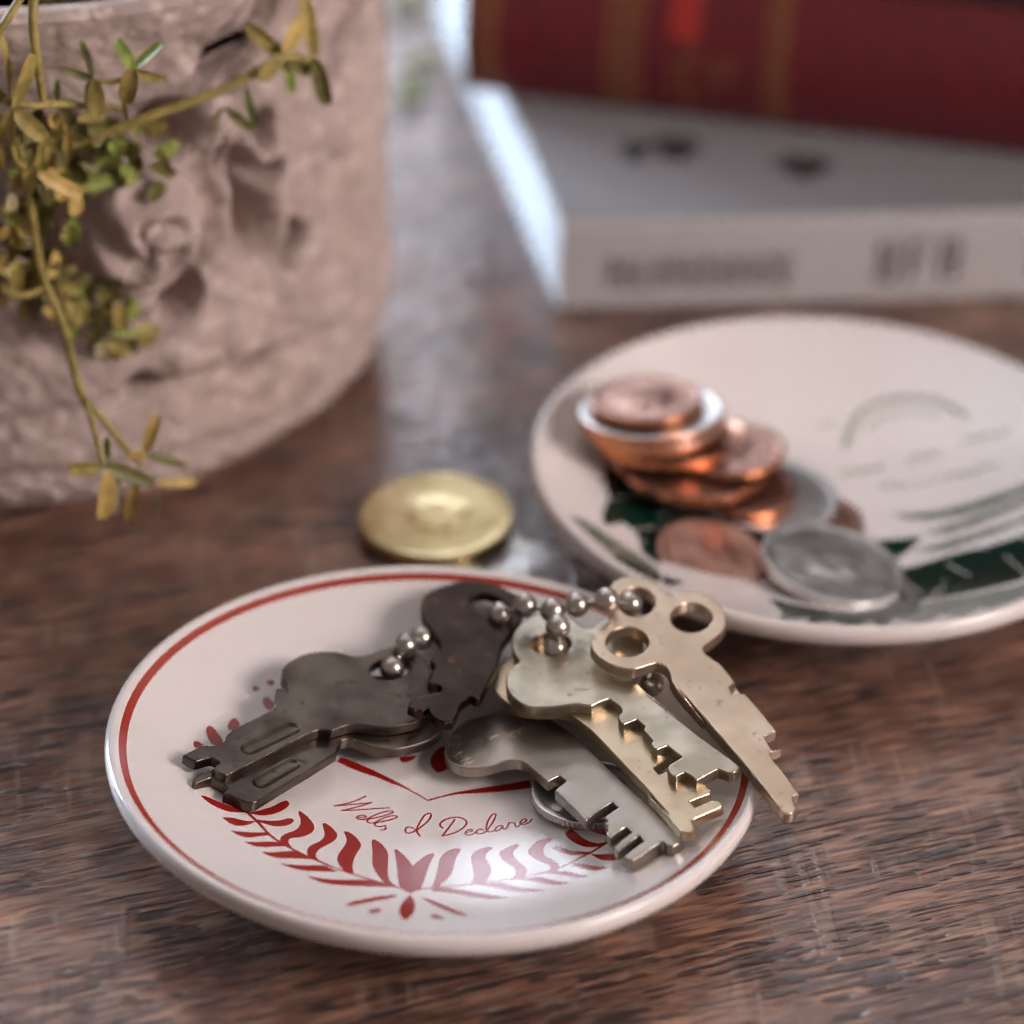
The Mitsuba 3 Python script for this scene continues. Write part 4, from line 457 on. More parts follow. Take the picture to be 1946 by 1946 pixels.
# ------------------------------------------------------------------ keys
KEY = {"k1":{"c":[-20.63,9.53,13.76],"n":[0.1058,-0.1173,0.9874],"p":[[-17.22,-13.7],[-15.52,-11.95],[-14.5,-10.89],[-12.76,-10.75],[-11.26,-9.37],[-11.2,-7.95],[-10.39,-6.55],[-8.67,-4.68],[-5.65,-1.67],[-4.24,-0.32],[-4.49,0.23],[-4.49,1.76],[-4.6,3.08],[-4.4,4.48],[-3.52,4.66],[-2.94,3.73],[-2.58,4.86],[-3.13,6.1],[-3.91,7.1],[-4.0,9.02],[-3.25,10.74],[-1.73,12.63],[0.09,13.97],[1.96,14.65],[3.99,15.05],[5.55,14.83],[6.86,14.52],[8.12,14.85],[9.6,15.86],[11.18,17.19],[13.05,18.28],[15.24,18.46],[17.25,17.31],[18.82,14.69],[19.53,11.32],[19.62,7.45],[19.17,4.27],[18.4,2.09],[16.95,0.83],[15.24,-0.19],[13.26,-0.9],[11.38,-1.29],[9.48,-1.31],[8.22,-1.38],[6.99,-1.83],[6.15,-2.48],[5.19,-3.22],[4.72,-3.64],[3.33,-3.65],[2.35,-3.95],[-0.23,-6.47],[-3.69,-10.2],[-7.13,-13.74],[-10.09,-16.86],[-10.82,-17.01],[-12.24,-16.38],[-12.54,-15.89],[-12.12,-14.97],[-11.57,-14.24],[-12.69,-13.5],[-13.13,-13.5],[-15.12,-14.84],[-15.88,-14.72]],"h":[[[15.9,13.87],[15.84,13.16],[15.56,12.42],[15.1,11.7],[14.47,11.06],[13.73,10.54],[12.93,10.16],[12.11,9.97],[11.34,9.96],[10.66,10.15],[10.13,10.51],[9.77,11.03],[9.62,11.66],[9.68,12.37],[9.95,13.11],[10.42,13.83],[11.04,14.47],[11.78,15.0],[12.59,15.38],[13.41,15.58],[14.19,15.58],[14.87,15.4],[15.4,15.03],[15.76,14.51]]],"slot":[[-7.42,-10.35],[-1.39,-4.38]]},"k2":{"c":[-18.91,4.98,11.13],"n":[0.0953,-0.0544,0.994],"p":[[-17.25,-13.14],[-17.05,-11.91],[-15.9,-10.77],[-14.62,-9.8],[-12.77,-8.12],[-8.87,-3.67],[-4.22,1.38],[-4.3,5.15],[-4.19,8.07],[-2.38,8.46],[-3.69,10.88],[-3.01,14.8],[-1.49,16.82],[0.34,18.23],[2.23,18.93],[4.26,19.33],[7.13,18.72],[9.93,19.28],[13.5,20.05],[16.66,14.75],[19.45,12.83],[20.21,10.08],[19.95,7.54],[19.25,6.05],[18.24,4.61],[16.64,3.25],[14.8,2.0],[12.96,1.04],[11.08,0.65],[9.18,0.86],[7.88,1.4],[6.58,2.05],[5.56,2.18],[4.47,1.5],[4.16,0.42],[3.9,-1.47],[3.94,-1.63],[0.11,-6.63],[-3.33,-10.95],[-6.73,-15.32],[-7.28,-16.12],[-8.24,-16.56],[-9.63,-16.21],[-11.18,-15.35],[-12.37,-15.2],[-12.26,-14.29],[-11.83,-13.51],[-12.9,-12.54],[-14.46,-11.67],[-15.73,-12.73],[-16.76,-13.74]],"h":[],"slot":[[-7.03,-11.32],[-2.69,-6.01]]},"k3":{"c":[2.6,23.24,16.16],"n":[0.0202,-0.0605,0.998],"p":[[-0.5,19.76],[1.3,20.3],[3.91,20.05],[5.62,19.37],[7.22,18.24],[8.68,17.32],[9.49,16.1],[9.94,13.99],[9.87,12.03],[9.42,9.83],[8.45,7.58],[7.37,5.33],[6.67,3.13],[6.37,0.57],[6.32,-1.54],[5.64,-4.12],[4.84,-6.5],[4.29,-9.04],[3.84,-10.33],[3.22,-10.6],[2.43,-9.87],[1.24,-11.64],[0.66,-12.94],[0.49,-15.0],[-0.07,-16.48],[-1.3,-17.02],[-2.85,-15.98],[-3.65,-14.84],[-3.96,-13.45],[-4.68,-14.34],[-5.8,-14.47],[-7.16,-13.6],[-7.09,-12.36],[-6.45,-11.26],[-4.11,-10.18],[-2.38,-9.37],[-2.17,-8.31],[-2.58,-7.64],[-4.23,-7.51],[-4.38,-7.01],[-4.05,-5.83],[-3.43,-2.63],[-4.24,-1.47],[-3.78,-0.36],[-2.94,0.78],[-2.75,2.28],[-3.2,3.93],[-4.19,5.94],[-5.45,8.36],[-6.18,10.21],[-6.42,12.56],[-6.14,14.97],[-5.17,16.39],[-3.8,17.74],[-2.16,18.92]],"h":[[[7.99,11.91],[7.75,11.22],[7.32,10.68],[6.7,10.34],[5.96,10.21],[5.13,10.3],[4.27,10.61],[3.44,11.12],[2.69,11.79],[2.09,12.58],[1.66,13.43],[1.44,14.29],[1.44,15.1],[1.67,15.79],[2.1,16.34],[2.72,16.68],[3.47,16.82],[4.31,16.72],[5.17,16.41],[6.01,15.89],[6.75,15.22],[7.36,14.42],[7.78,13.57],[7.99,12.71]]]},"k4":{"c":[21.41,-7.35,12.45],"n":[-0.1372,0.0222,0.9903],"p":[[-20.44,14.36],[-20.13,12.97],[-19.3,11.29],[-18.12,10.04],[-16.59,9.31],[-14.95,9.12],[-13.46,9.52],[-11.86,10.24],[-10.37,10.75],[-8.99,10.7],[-7.97,10.14],[-6.92,8.57],[-7.52,9.58],[-5.96,7.06],[-4.21,4.19],[-3.54,4.89],[-2.43,5.66],[-1.41,4.1],[-3.1,1.86],[-0.66,-2.36],[1.82,-6.76],[3.92,-4.06],[5.69,-2.35],[6.57,-3.91],[5.17,-5.5],[4.47,-6.29],[5.09,-7.22],[4.65,-7.93],[5.21,-8.74],[4.72,-8.37],[5.26,-9.61],[4.84,-10.31],[5.49,-11.77],[6.7,-10.3],[7.84,-9.13],[8.77,-10.63],[7.45,-12.3],[6.07,-14.29],[6.75,-15.42],[8.31,-13.46],[9.88,-11.6],[10.62,-13.18],[9.05,-14.92],[7.55,-16.94],[8.23,-17.8],[9.08,-17.99],[11.12,-15.88],[13.05,-13.76],[13.6,-13.71],[14.02,-14.71],[14.87,-15.05],[15.96,-14.28],[16.39,-13.26],[15.84,-11.92],[13.64,-7.82],[11.29,-3.66],[5.01,7.17],[-0.15,17.01],[-4.6,22.41],[-6.33,24.69],[-8.92,26.15],[-11.46,25.98],[-13.32,24.33],[-15.21,23.62],[-17.1,22.91],[-18.92,20.81],[-20.07,17.73]],"h":[],"chars":["E","E","N","I","N","O","I","C","L"],"at":[[-18.94,18.06],[-18.85,15.77],[-18.25,13.32],[-17.58,12.23],[-16.66,11.22],[-15.27,16.16],[-12.72,17.58],[-9.57,17.8],[-8.4,18.93]],"ang":[-2.0,-1.8,-1.5,-1.25,-1.0,-1.2,-1.0,-0.8,-0.8]},"k5":{"c":[28.45,3.89,15.8],"n":[-0.103,-0.0046,0.9947],"p":[[-17.52,22.92],[-19.25,20.86],[-20.21,18.65],[-20.51,16.63],[-20.23,14.37],[-19.25,12.07],[-18.07,10.44],[-16.38,8.78],[-14.35,8.0],[-12.07,7.75],[-10.06,7.74],[-8.8,7.33],[-7.52,5.93],[-6.49,4.44],[-5.27,2.82],[-3.87,0.33],[0.3,-7.45],[3.54,-13.37],[7.09,-20.47],[3.8,-14.76],[6.26,-19.81],[8.68,-25.0],[9.53,-25.19],[10.61,-24.9],[10.96,-24.0],[10.51,-22.12],[10.63,-21.82],[12.7,-20.38],[14.78,-19.04],[15.15,-18.54],[14.97,-17.8],[14.43,-17.36],[13.45,-17.09],[12.23,-17.96],[11.01,-18.83],[10.16,-17.22],[11.63,-16.36],[13.22,-15.4],[13.29,-14.46],[12.62,-13.16],[10.68,-9.56],[8.96,-7.32],[5.63,-10.01],[4.77,-8.25],[7.85,-4.9],[3.73,4.02],[-0.08,11.99],[0.55,18.04],[1.17,21.41],[0.5,24.88],[-1.43,26.61],[-4.0,26.31],[-5.94,27.59],[-7.92,30.73],[-10.53,32.52],[-13.11,31.99],[-15.65,30.29],[-16.86,27.12]],"h":[]},"k6":{"c":[28.34,10.04,17.58],"n":[-0.0851,0.0013,0.9964],"p":[[-16.49,22.94],[-15.62,24.08],[-14.1,25.15],[-12.18,25.6],[-10.5,25.66],[-8.82,25.0],[-7.63,23.32],[-6.19,21.51],[-4.9,21.46],[-3.65,23.4],[-1.99,24.52],[0.46,23.96],[2.4,21.55],[3.19,18.26],[3.08,13.88],[2.21,10.49],[1.9,7.76],[2.42,5.14],[5.58,0.55],[8.95,-4.54],[3.71,2.62],[7.48,-2.74],[11.68,-8.81],[16.08,-14.6],[17.29,-16.25],[17.71,-17.12],[17.45,-17.86],[16.77,-18.69],[16.04,-18.71],[15.19,-18.1],[14.33,-17.58],[12.86,-18.88],[11.14,-20.42],[10.77,-19.88],[10.29,-19.01],[9.31,-18.19],[8.08,-19.36],[7.47,-19.02],[6.86,-17.94],[6.73,-16.76],[7.23,-16.02],[9.01,-14.25],[7.97,-12.82],[6.79,-11.11],[5.13,-12.18],[4.51,-11.4],[4.2,-10.63],[4.32,-9.98],[4.6,-9.92],[3.03,-6.96],[3.34,-5.87],[2.09,-3.92],[0.02,-5.28],[-0.72,-4.08],[-0.79,-2.79],[-0.21,-2.07],[-0.33,-0.4],[-2.13,1.89],[-3.51,1.11],[-4.87,-0.07],[-6.0,0.3],[-7.14,0.67],[-8.76,0.29],[-10.63,-0.1],[-12.51,-0.25],[-14.27,-0.08],[-15.67,0.97],[-17.24,3.04],[-17.98,4.86],[-18.23,7.8],[-17.88,10.29],[-16.22,12.51],[-17.32,15.54],[-17.65,18.09],[-17.52,20.41]],"h":[[[-8.23,17.17],[-8.32,16.34],[-8.61,15.57],[-9.09,14.92],[-9.71,14.43],[-10.44,14.14],[-11.23,14.05],[-12.03,14.19],[-12.77,14.54],[-13.42,15.08],[-13.92,15.76],[-14.24,16.55],[-14.37,17.39],[-14.28,18.23],[-14.0,19.0],[-13.52,19.66],[-12.9,20.15],[-12.16,20.45],[-11.37,20.53],[-10.57,20.39],[-9.82,20.04],[-9.17,19.5],[-8.67,18.81],[-8.35,18.01]]]},"k7":{"c":[39.61,15.99,20.05],"n":[0.0251,-0.055,0.9982],"p":[[-13.84,20.75],[-13.22,22.47],[-11.82,23.8],[-10.27,24.37],[-8.59,24.24],[-7.29,23.53],[-6.12,22.35],[-5.33,20.92],[-4.55,19.97],[-3.78,19.91],[-2.75,20.8],[-0.82,21.47],[1.12,21.27],[2.79,19.95],[3.94,17.92],[4.51,15.4],[4.63,13.47],[4.05,11.37],[2.76,9.4],[1.1,7.29],[0.98,6.22],[1.36,5.21],[2.24,4.47],[2.4,4.02],[3.45,3.34],[4.71,1.05],[5.95,-1.58],[4.94,-2.74],[5.41,-4.58],[7.4,-4.0],[9.46,-7.71],[12.11,-12.83],[10.32,-14.56],[11.01,-16.83],[11.5,-17.77],[12.74,-17.13],[11.12,-18.42],[11.47,-20.18],[12.68,-22.03],[13.99,-24.84],[15.35,-27.83],[14.36,-28.69],[14.52,-30.28],[14.89,-31.6],[14.48,-32.42],[13.99,-32.86],[13.13,-33.0],[12.29,-32.28],[12.06,-31.34],[7.62,-22.61],[-2.66,-4.37],[1.08,-11.81],[-2.67,-5.49],[-4.07,-2.35],[-4.2,-0.49],[-4.59,0.93],[-5.48,1.83],[-6.36,2.08],[-9.0,0.3],[-10.26,-0.17],[-12.03,0.14],[-13.81,1.08],[-15.35,2.58],[-16.26,4.15],[-16.6,5.8],[-16.35,7.95],[-15.72,9.52],[-14.72,10.81],[-13.72,12.33],[-13.42,13.87],[-14.03,15.95],[-14.26,18.52]],"h":[[[-6.6,17.83],[-6.67,16.94],[-6.87,16.09],[-7.21,15.3],[-7.66,14.62],[-8.21,14.09],[-8.81,13.73],[-9.45,13.55],[-10.09,13.57],[-10.7,13.79],[-11.25,14.19],[-11.72,14.75],[-12.07,15.45],[-12.29,16.26],[-12.38,17.12],[-12.32,18.01],[-12.11,18.87],[-11.78,19.66],[-11.33,20.35],[-10.78,20.89],[-10.17,21.25],[-9.53,21.43],[-8.88,21.41],[-8.27,21.19],[-7.71,20.79],[-7.25,20.22],[-6.9,19.51],[-6.68,18.7]],[[-7.54,7.25],[-7.62,6.37],[-7.85,5.52],[-8.24,4.74],[-8.76,4.06],[-9.38,3.53],[-10.07,3.16],[-10.8,2.97],[-11.53,2.98],[-12.23,3.19],[-12.86,3.57],[-13.39,4.12],[-13.79,4.81],[-14.04,5.6],[-14.14,6.46],[-14.07,7.33],[-13.84,8.19],[-13.46,8.97],[-12.94,9.66],[-12.32,10.2],[-11.62,10.58],[-10.89,10.76],[-10.15,10.75],[-9.45,10.55],[-8.81,10.16],[-8.28,9.6],[-7.88,8.9],[-7.63,8.11]],[[2.39,14.82],[2.31,13.94],[2.07,13.1],[1.68,12.32],[1.16,11.65],[0.54,11.11],[-0.15,10.75],[-0.87,10.56],[-1.6,10.57],[-2.28,10.77],[-2.9,11.16],[-3.42,11.7],[-3.81,12.39],[-4.06,13.17],[-4.14,14.02],[-4.06,14.9],[-3.82,15.74],[-3.44,16.53],[-2.92,17.21],[-2.3,17.75],[-1.61,18.12],[-0.88,18.31],[-0.15,18.3],[0.54,18.09],[1.16,17.71],[1.68,17.15],[2.07,16.46],[2.31,15.67]]]}}


def capsule(a, b, w, depth):
    a, b = np.array(a), np.array(b)

    def f(p):
        t = np.clip(((p - a) @ (b - a)) / ((b - a) @ (b - a)), 0, 1)
        d = np.linalg.norm(p - a - t[:, None] * (b - a), axis=1)
        return -depth * np.clip(1 - (d / w) ** 3, 0, 1) + .05 * np.exp(-((d - w * 1.15) / (w * .25)) ** 2)
    return f


def add_key(i, mat, thick, label, relief=None):
    d = KEY[i]
    k = put('key', flat_part(d['p'], d['h'], thick, d['c'], d['n'], relief), mat, 38)
    tag(k, label, 'key', 'old flat keys on the ball chain')
    return k


add_key('k1', 'dark_steel', 1.75, 'dark grey steel key, uppermost of the two pointing left, bead chain through its round hole', capsule(KEY['k1']['slot'][0], KEY['k1']['slot'][1], 1.25, .38))
add_key('k2', 'dark_steel', 1.75, 'dark steel key lying underneath the other left-pointing key, its tip on the red wreath', capsule(KEY['k2']['slot'][0], KEY['k2']['slot'][1], 1.25, .38))
add_key('k3', 'brown_steel', 1.6, 'dark brown rusty key in the middle pointing towards the front, with one large oval hole')
kk = add_key('k4', 'nickel', 1.75, 'silver key nearest the front, engraved with letters round its bow, resting on a ridged coin')
add_key('k5', 'yellow_nickel', 1.6, 'golden key lying directly beneath the clover-shaped silver key')
add_key('k6', 'worn_nickel', 1.75, 'clover-shaped silver key with deep notches, a chain bead in its single hole')
add_key('k7', 'bronze_nickel', 1.8, 'bronze coloured key with three round holes, its tip sticking out over the plate rim')

# stamped letters along the bow of the front key
R4, C4 = frame(KEY['k4']['n']), np.array(KEY['k4']['c'])
for ch, (x, y), ang in zip(KEY['k4']['chars'], KEY['k4']['at'], KEY['k4']['ang']):
    m = meshkit.text_mesh(ch, 1.75, .05)
    m.apply_translation([-m.bounds[:, 0].mean(), -m.bounds[:, 1].mean(), 0])
    m.apply_transform(trimesh.transformations.rotation_matrix(ang, [0, 0, 1]))
    m.apply_translation([x, y, .0])
    m.vertices = m.vertices @ R4.T + C4
    put(kk + '__stamped_letter', m, 'bronze_nickel')

# ------------------------------------------------------------------ ball chain
chain = 'ball_chain'
ball = trimesh.creation.icosphere(3, 1.95)


def beads(pts, r=1.0):
    for p in pts:
        b = ball.copy()
        b.apply_scale(r)
        b.apply_translation(p)
        put(chain + '__bead', b, 'bead_steel', True)
    for a, b in zip(pts[:-1], pts[1:]):
        if np.linalg.norm(np.subtract(a, b)) < 9:
            put(chain + '__link', tube([a, (np.array(a) + b) / 2, b], .42, 8), 'bead_steel', True)


B = G['beads']
beads(B['right'])
beads([B['right'][3]] + B['mid'] if False else B['mid'])
put(chain + '__link', tube([B['right'][3], (np.array(B['right'][3]) + B['mid'][0]) / 2, B['mid'][0]], .42, 8), 'bead_steel', True)
beads(B['left'])
l3, r6 = np.array(B['left'][-1]), np.array(B['right'][-1])
beads([(l3 + (r6 - l3) * t + np.array([0, 0, -2.2 * math.sin(math.pi * t)])).tolist() for t in (.33, .66)])
beads(B['under'])
tag(chain, 'small steel ball chain threaded through the keys', 'chain')


# ------------------------------------------------------------------ coins
def coin(name, c, R, t, n, face, edge, label, group=None, seed=1, reeds=0, rot=0):
    rr_ = np.concatenate([np.linspace(0, R - 1.5, 20), [R - 1.25, R - 1.05, R - .55, R - .25, R - .06, R]])
    zz = np.concatenate([np.full(20, -.14), [-.12, -.01, 0, -.02, -.08, -.25]])
    NT = 120

    def relief(r, z, th_):
        x, y = r * np.cos(th_ + rot), r * np.sin(th_ + rot)
        inside = np.clip((R - 1.9 - r) / 1.2, 0, 1)
        bust = np.exp(-(((x + .5) / (R * .34)) ** 2 + ((y - .5) / (R * .46)) ** 2) ** 2) * .26
        detail = (meshkit.fbm(np.stack([x / 1.7 + seed * 7, y / 1.7, 0 * x], -1), 3, seed) - .5) * .34 * (.25 + bust * 3.4)
        return r, np.where(z > -t / 2, z + inside * (bust + detail), z)
    top = lathe(np.c_[rr_, zz][::-1], NT, relief)
    if reeds:
        N = reeds * 4

        def mod(r, z, th_):
            return r - .13 * (np.cos(th_ * reeds) > 0), z
        side = lathe([(R, -t + .25), (R, -.25)], N, mod)
    else:
        side = lathe([(R, -t + .25), (R, -.25)], NT)
    bot = lathe([(0, -t), (R - .3, -t), (R, -t + .25)], NT)
    M = frame(n)
    for m in (top, side, bot):
        m.vertices = m.vertices @ M.T + np.array(c)
    k = key_of(name)
    if face == edge:
        scene[k] = mikit.ply((np.vstack([top.vertices, side.vertices, bot.vertices]) * S, np.vstack([top.faces, side.faces + len(top.vertices), bot.faces + len(top.vertices) + len(side.vertices)])), face, 30)
    else:
        scene[k + '__face'] = mikit.ply((np.vstack([top.vertices, bot.vertices]) * S, np.vstack([top.faces, bot.faces + len(top.vertices)])), face, 30)
        scene[k + '__edge'] = mikit.ply((np.array(side.vertices) * S, np.array(side.faces)), edge, 30)
    tag(k, label, 'coin', group)
    return k


SIL, COP, EDG = 'coin_silver', 'coin_copper', 'copper_edge'
GC = 'coins on the green printed plate'
UPN = (0, .05, 1)
COINS = [  # x, y (from the plate's centre), top z, radius, thickness, normal, face, edge, label
    (-25.5, 8.0, 12.4, 12.1, 1.75, (.05, .06, 1), SIL, EDG, 'silver coin at the bottom of the left coin pile'),
    (-10.0, -.6, 10.2, 12.1, 1.75, (.06, .0, 1), SIL, SIL, 'silver coin under the copper coins, right end of the pile'),
    (-17.6, 1.2, 12.0, 9.5, 1.5, (.05, .02, 1), COP, EDG, 'copper coin low in the middle of the coin pile'),
    (-14.6, -1.0, 12.3, 9.5, 1.5, (.09, -.02, 1), COP, EDG, 'copper coin wedged on the right silver coin of the pile'),
    (-22.4, 1.0, 14.2, 12.1, 1.75, (.0, .06, 1), COP, EDG, 'wide copper toned coin below the shifted top coins'),
    (-16.8, 3.6, 16.0, 9.5, 1.5, (-.09, .07, 1), COP, EDG, 'copper coin with bright face right of the top stack'),
    (-29.4, 8.2, 18.2, 12.1, 1.75, (-.07, .12, 1), SIL, EDG, 'silver coin with copper edge second below the topmost coin'),
    (-29.9, 8.0, 20.1, 12.1, 1.75, (-.08, .13, 1), SIL, EDG, 'silver coin just under the topmost copper coin'),
    (-30.9, 8.8, 21.8, 9.5, 1.5, (-.08, .13, 1), COP, EDG, 'topmost copper coin of the tall coin stack'),
    (-27.5, 8.0, 16.0, 12.1, 1.75, (-.02, .1, 1), COP, EDG, 'copper toned coin in the middle of the left coin pile'),
    (-20.5, 18.6, 15.0, 10.6, 1.9, (.45, .55, 1), SIL, SIL, 'silver coin leaning behind the tall coin stack'),
    (-3.4, -7.0, 9.3, 9.5, 1.5, (.0, .02, 1), COP, COP, 'copper coin half hidden right of the pile'),
    (-19.2, -20.7, 10.2, 9.3, 1.5, (.16, -.12, 1), COP, COP, 'copper coin lying in front of the pile, touching the silver coin'),
    (.4, -22.2, 10.9, 11.9, 1.9, (.16, .03, 1), SIL, SIL, 'plain silver coin lying in front at the right of the copper one'),
]
for n_, (x, y, z, R, t, nn, fa, ed, lab) in enumerate(COINS):
    coin('coin', (BX + x, BY + y, z), R, t, nn, fa, ed, lab, GC, seed=n_ + 2, rot=n_ * 1.3)
coin('coin', (9.6, 68.6, 2.0), 12.0, 1.75, (0, 0, 1), SIL, SIL, 'silver coin on the table partly under the golden coin, between the plates', None, 31, 0, 1.0)
coin('coin', (-2.8, 83.6, 3.9), 12.9, 2.0, (-.06, -.02, 1), 'coin_gold', 'coin_gold', 'golden coin lying on the table behind the front plate', None, 33, 0, 2.2)
coin('coin', (23.8, -1.0, 8.9), 8.9, 1.5, (-.03, .05, 1), SIL, SIL, 'silver coin with ridged edge under the front silver key', None, 35, 70, 0.3)

# ------------------------------------------------------------------ planter
PCX, PCY, PH = -84.41, 148.97, 94.34
body = PchipInterpolator(np.array([0, .02, .06, .15, .3, .5, .75, 1.]) * PH, [64.5, 66.6, 69.2, 70.3, 69.8, 68.4, 67.6, 72.5])
zz = np.linspace(0, PH, 250)
NT = 760
th = np.arange(NT) * 2 * np.pi / NT - np.pi
Z, TH = np.meshgrid(zz, th, indexing='ij')
disp = np.zeros_like(Z)
for n_, (t0, z0, a, b, amp, rot) in enumerate(G['pot']):
    dx = 70 * np.angle(np.exp(1j * (TH - math.radians(t0))))
    dz = Z - z0
    c, s = math.cos(math.radians(rot)), math.sin(math.radians(rot))
    ux, uz = (dx * c + dz * s) / a, (-dx * s + dz * c) / b
    d2 = ux ** 2 + uz ** 2
    if n_ == 0:      # the carved rose
        d, ang = np.sqrt(d2), np.arctan2(uz, ux)
        disp += 1.25 * amp * np.clip(1.25 - d2, 0, 1) ** .5 * (.8 + .22 * np.sin(d * 9 + ang * 2) + .12 * np.sin(ang * 5 + d * 4))
    elif amp < 0:
        disp += 2.0 * amp * np.exp(-d2 ** 1.8)
    else:
        disp += amp * np.exp(-d2)
P3 = np.stack([70 * np.cos(TH), 70 * np.sin(TH), Z], -1)
disp += 3.4 * (meshkit.fbm(P3 / 15, 3, 2) - .5) + 1.6 * (meshkit.fbm(P3 / np.array([5, 5, 7]), 2, 5) - .5) + .9 * (meshkit.fbm(P3 / 2.0, 2, 9) - .5)
disp -= 1.3 * np.exp(-((Z - 21 - 2 * np.sin(TH * 5)) / 1.6) ** 2) + 1.2 * np.exp(-((Z - 9) / 1.3) ** 2)
disp += .55 * np.sin(TH * 70 / 1.1 + 3 * np.sin(Z)) * np.exp(-((Z - 5) / 3.5) ** 2)
RAD = body(Z) + disp * np.clip(Z / 3, 0.15, 1) * np.clip((PH - Z) / 3, .25, 1)
v = np.stack([RAD * np.cos(TH), RAD * np.sin(TH), Z], -1).reshape(-1, 3)
i, j = np.meshgrid(np.arange(len(zz) - 1), np.arange(NT), indexing='ij')
q = np.stack([i * NT + j, i * NT + (j + 1) % NT, (i + 1) * NT + (j + 1) % NT, (i + 1) * NT + j], -1).reshape(-1, 4)
F = [q[:, [0, 1, 2]], q[:, [0, 2, 3]]]
base = len(v)
RT = RAD[-1]
lips = [(-1.4, .9), (-3.4, 1.1), (-5.4, .4), (-6.4, -1.4), (-6.8, -8), (-7.2, -20)]
V = [v]
prev = (len(zz) - 1) * NT
for n_, (dr_, dz_) in enumerate(lips):
    wob = .5 * (meshkit.fbm(np.stack([np.cos(th) * 9, np.sin(th) * 9, 0 * th + n_], -1), 2, 3) - .5)
    V.append(np.stack([(RT + dr_) * np.cos(th), (RT + dr_) * np.sin(th), PH + dz_ + wob], -1))
    jj = np.arange(NT)
    F += [np.stack([prev + jj, prev + (jj + 1) % NT, base + (jj + 1) % NT], 1), np.stack([prev + jj, base + (jj + 1) % NT, base + jj], 1)]
    prev, base = base, base + NT
v = np.vstack(V) + np.array([PCX, PCY, 0])
put('planter', (v, np.vstack(F)), 'planter_stone', 50)
soil = lathe([(68, 0), (40, 1.5), (0, 2.5)], 60)
soil.vertices = soil.vertices + np.array([PCX, PCY, PH - 13]) + np.c_[np.zeros((len(soil.vertices), 2)), 2.5 * meshkit.fbm(soil.vertices / 5, 3, 1)]
put('planter__soil', soil, 'soil_dark', True)
tag('planter', 'round pale pinkish stone planter carved with a rose and openwork stems', 'planter')

# ------------------------------------------------------------------ the plant
plant = 'trailing_plant'
for pts, rad in G['plantstems']:
    put(plant + '__stem', tube(pts, rad, 8, .75), 'leaf_olive', True)
rng = np.random.default_rng(4)
for b, t, w, tone in G['leaves']:
    b, t = np.array(b), np.array(t)
    d = t - b
    Ln = np.linalg.norm(d)
    d = d / Ln
    view = EYE - b
    view /= np.linalg.norm(view)
    side = np.cross(d, view)
    side /= np.linalg.norm(side) + 1e-9
    nrm = np.cross(side, d)
    tw = rng.normal(0, .45)
    side, nrm = side * math.cos(tw) + nrm * math.sin(tw), nrm * math.cos(tw) - side * math.sin(tw)
    u_ = np.linspace(0, 1, 11)
    prof = np.maximum(1 - np.abs(2 * u_ - 1.08) ** 2.8 / 1.25, 0) ** .6 * .5 * w * .98
    prof[0] = .14 * w
    s_ = np.linspace(-1, 1, 7)
    bend = rng.uniform(.03, .16) * Ln
    top = b + d * Ln * u_[:, None, None] + side * (prof[:, None] * s_[None])[..., None] + nrm * ((.16 * w * np.abs(s_)[None] ** 1.3 * (prof / prof.max())[:, None]) - bend * (u_[:, None] - .3) ** 2)[..., None]
    th_ = .16 * w * (1 - np.abs(s_) ** 2)[None] * np.clip(prof / prof.max(), .2, 1)[:, None] + .05
    low = top - nrm * th_[..., None]
    vv = np.vstack([top.reshape(-1, 3), low.reshape(-1, 3)])
    i, j = np.meshgrid(np.arange(10), np.arange(6), indexing='ij')
    q = np.stack([i * 7 + j, i * 7 + j + 1, (i + 1) * 7 + j + 1, (i + 1) * 7 + j], -1).reshape(-1, 4)
    rim = [*(np.arange(7)), *(np.arange(1, 11) * 7 + 6), *(70 + np.arange(5, -1, -1)), *(np.arange(9, 0, -1) * 7)]
    rim = np.array(rim)
    nx = np.roll(rim, -1)
    F = np.vstack([q[:, [0, 1, 2]], q[:, [0, 2, 3]], q[:, [0, 2, 1]] + 77, q[:, [0, 3, 2]] + 77, np.stack([rim, rim + 77, nx + 77], 1), np.stack([rim, nx + 77, nx], 1)])
    put(plant + '__leaf', (vv, F), LEAF[tone], True)
tag(plant, 'yellow green small-leaved sprigs trailing over the stone planter', 'plant')

# ------------------------------------------------------------------ books


def prism(poly, z0, z1, ch=.4):
    g = shapely.Polygon(poly)
    m = trimesh.creation.extrude_polygon(g, z1 - z0, engine='earcut')
    m.apply_translation([0, 0, z0])
    return m


A, Bp, E = np.array([16.3, 160.9]), np.array([101.6, 174.2]), np.array([-1.9, 239.9])
sd = (Bp - A) / np.linalg.norm(Bp - A)
ed = (E - A) / np.linalg.norm(E - A)
LB, WB = 150.0, 118.0
H1 = 18.5
c0, c1, c2, c3 = A, A + sd * LB, A + sd * LB + ed * WB, A + ed * WB
inn = lambda a, s, d: a + sd * s + ed * d
bk = 'grey_book'
# a paperback: spine and covers are one wrapped sheet, the pages show at the end
nrm2 = np.array([sd[1], -sd[0]])


def wrap_section(o):
    pts = []
    for z, back in [(0, 1.2), (.25, .45), (.8, .08), (1.6, 0), (H1 - 1.6, 0), (H1 - .8, .08), (H1 - .25, .45)]:
        pts.append((o + ed * back, z))
    return pts


def sheet(sec0, sec1, steps=1):
    a = np.array([[*p, z] for p, z in sec0])
    b = np.array([[*p, z] for p, z in sec1])
    k = len(a)
    v = np.vstack([a, b])
    F = []
    for i in range(k - 1):
        F += [[i, k + i, k + i + 1], [i, k + i + 1, i + 1]]
    return v, np.array(F)


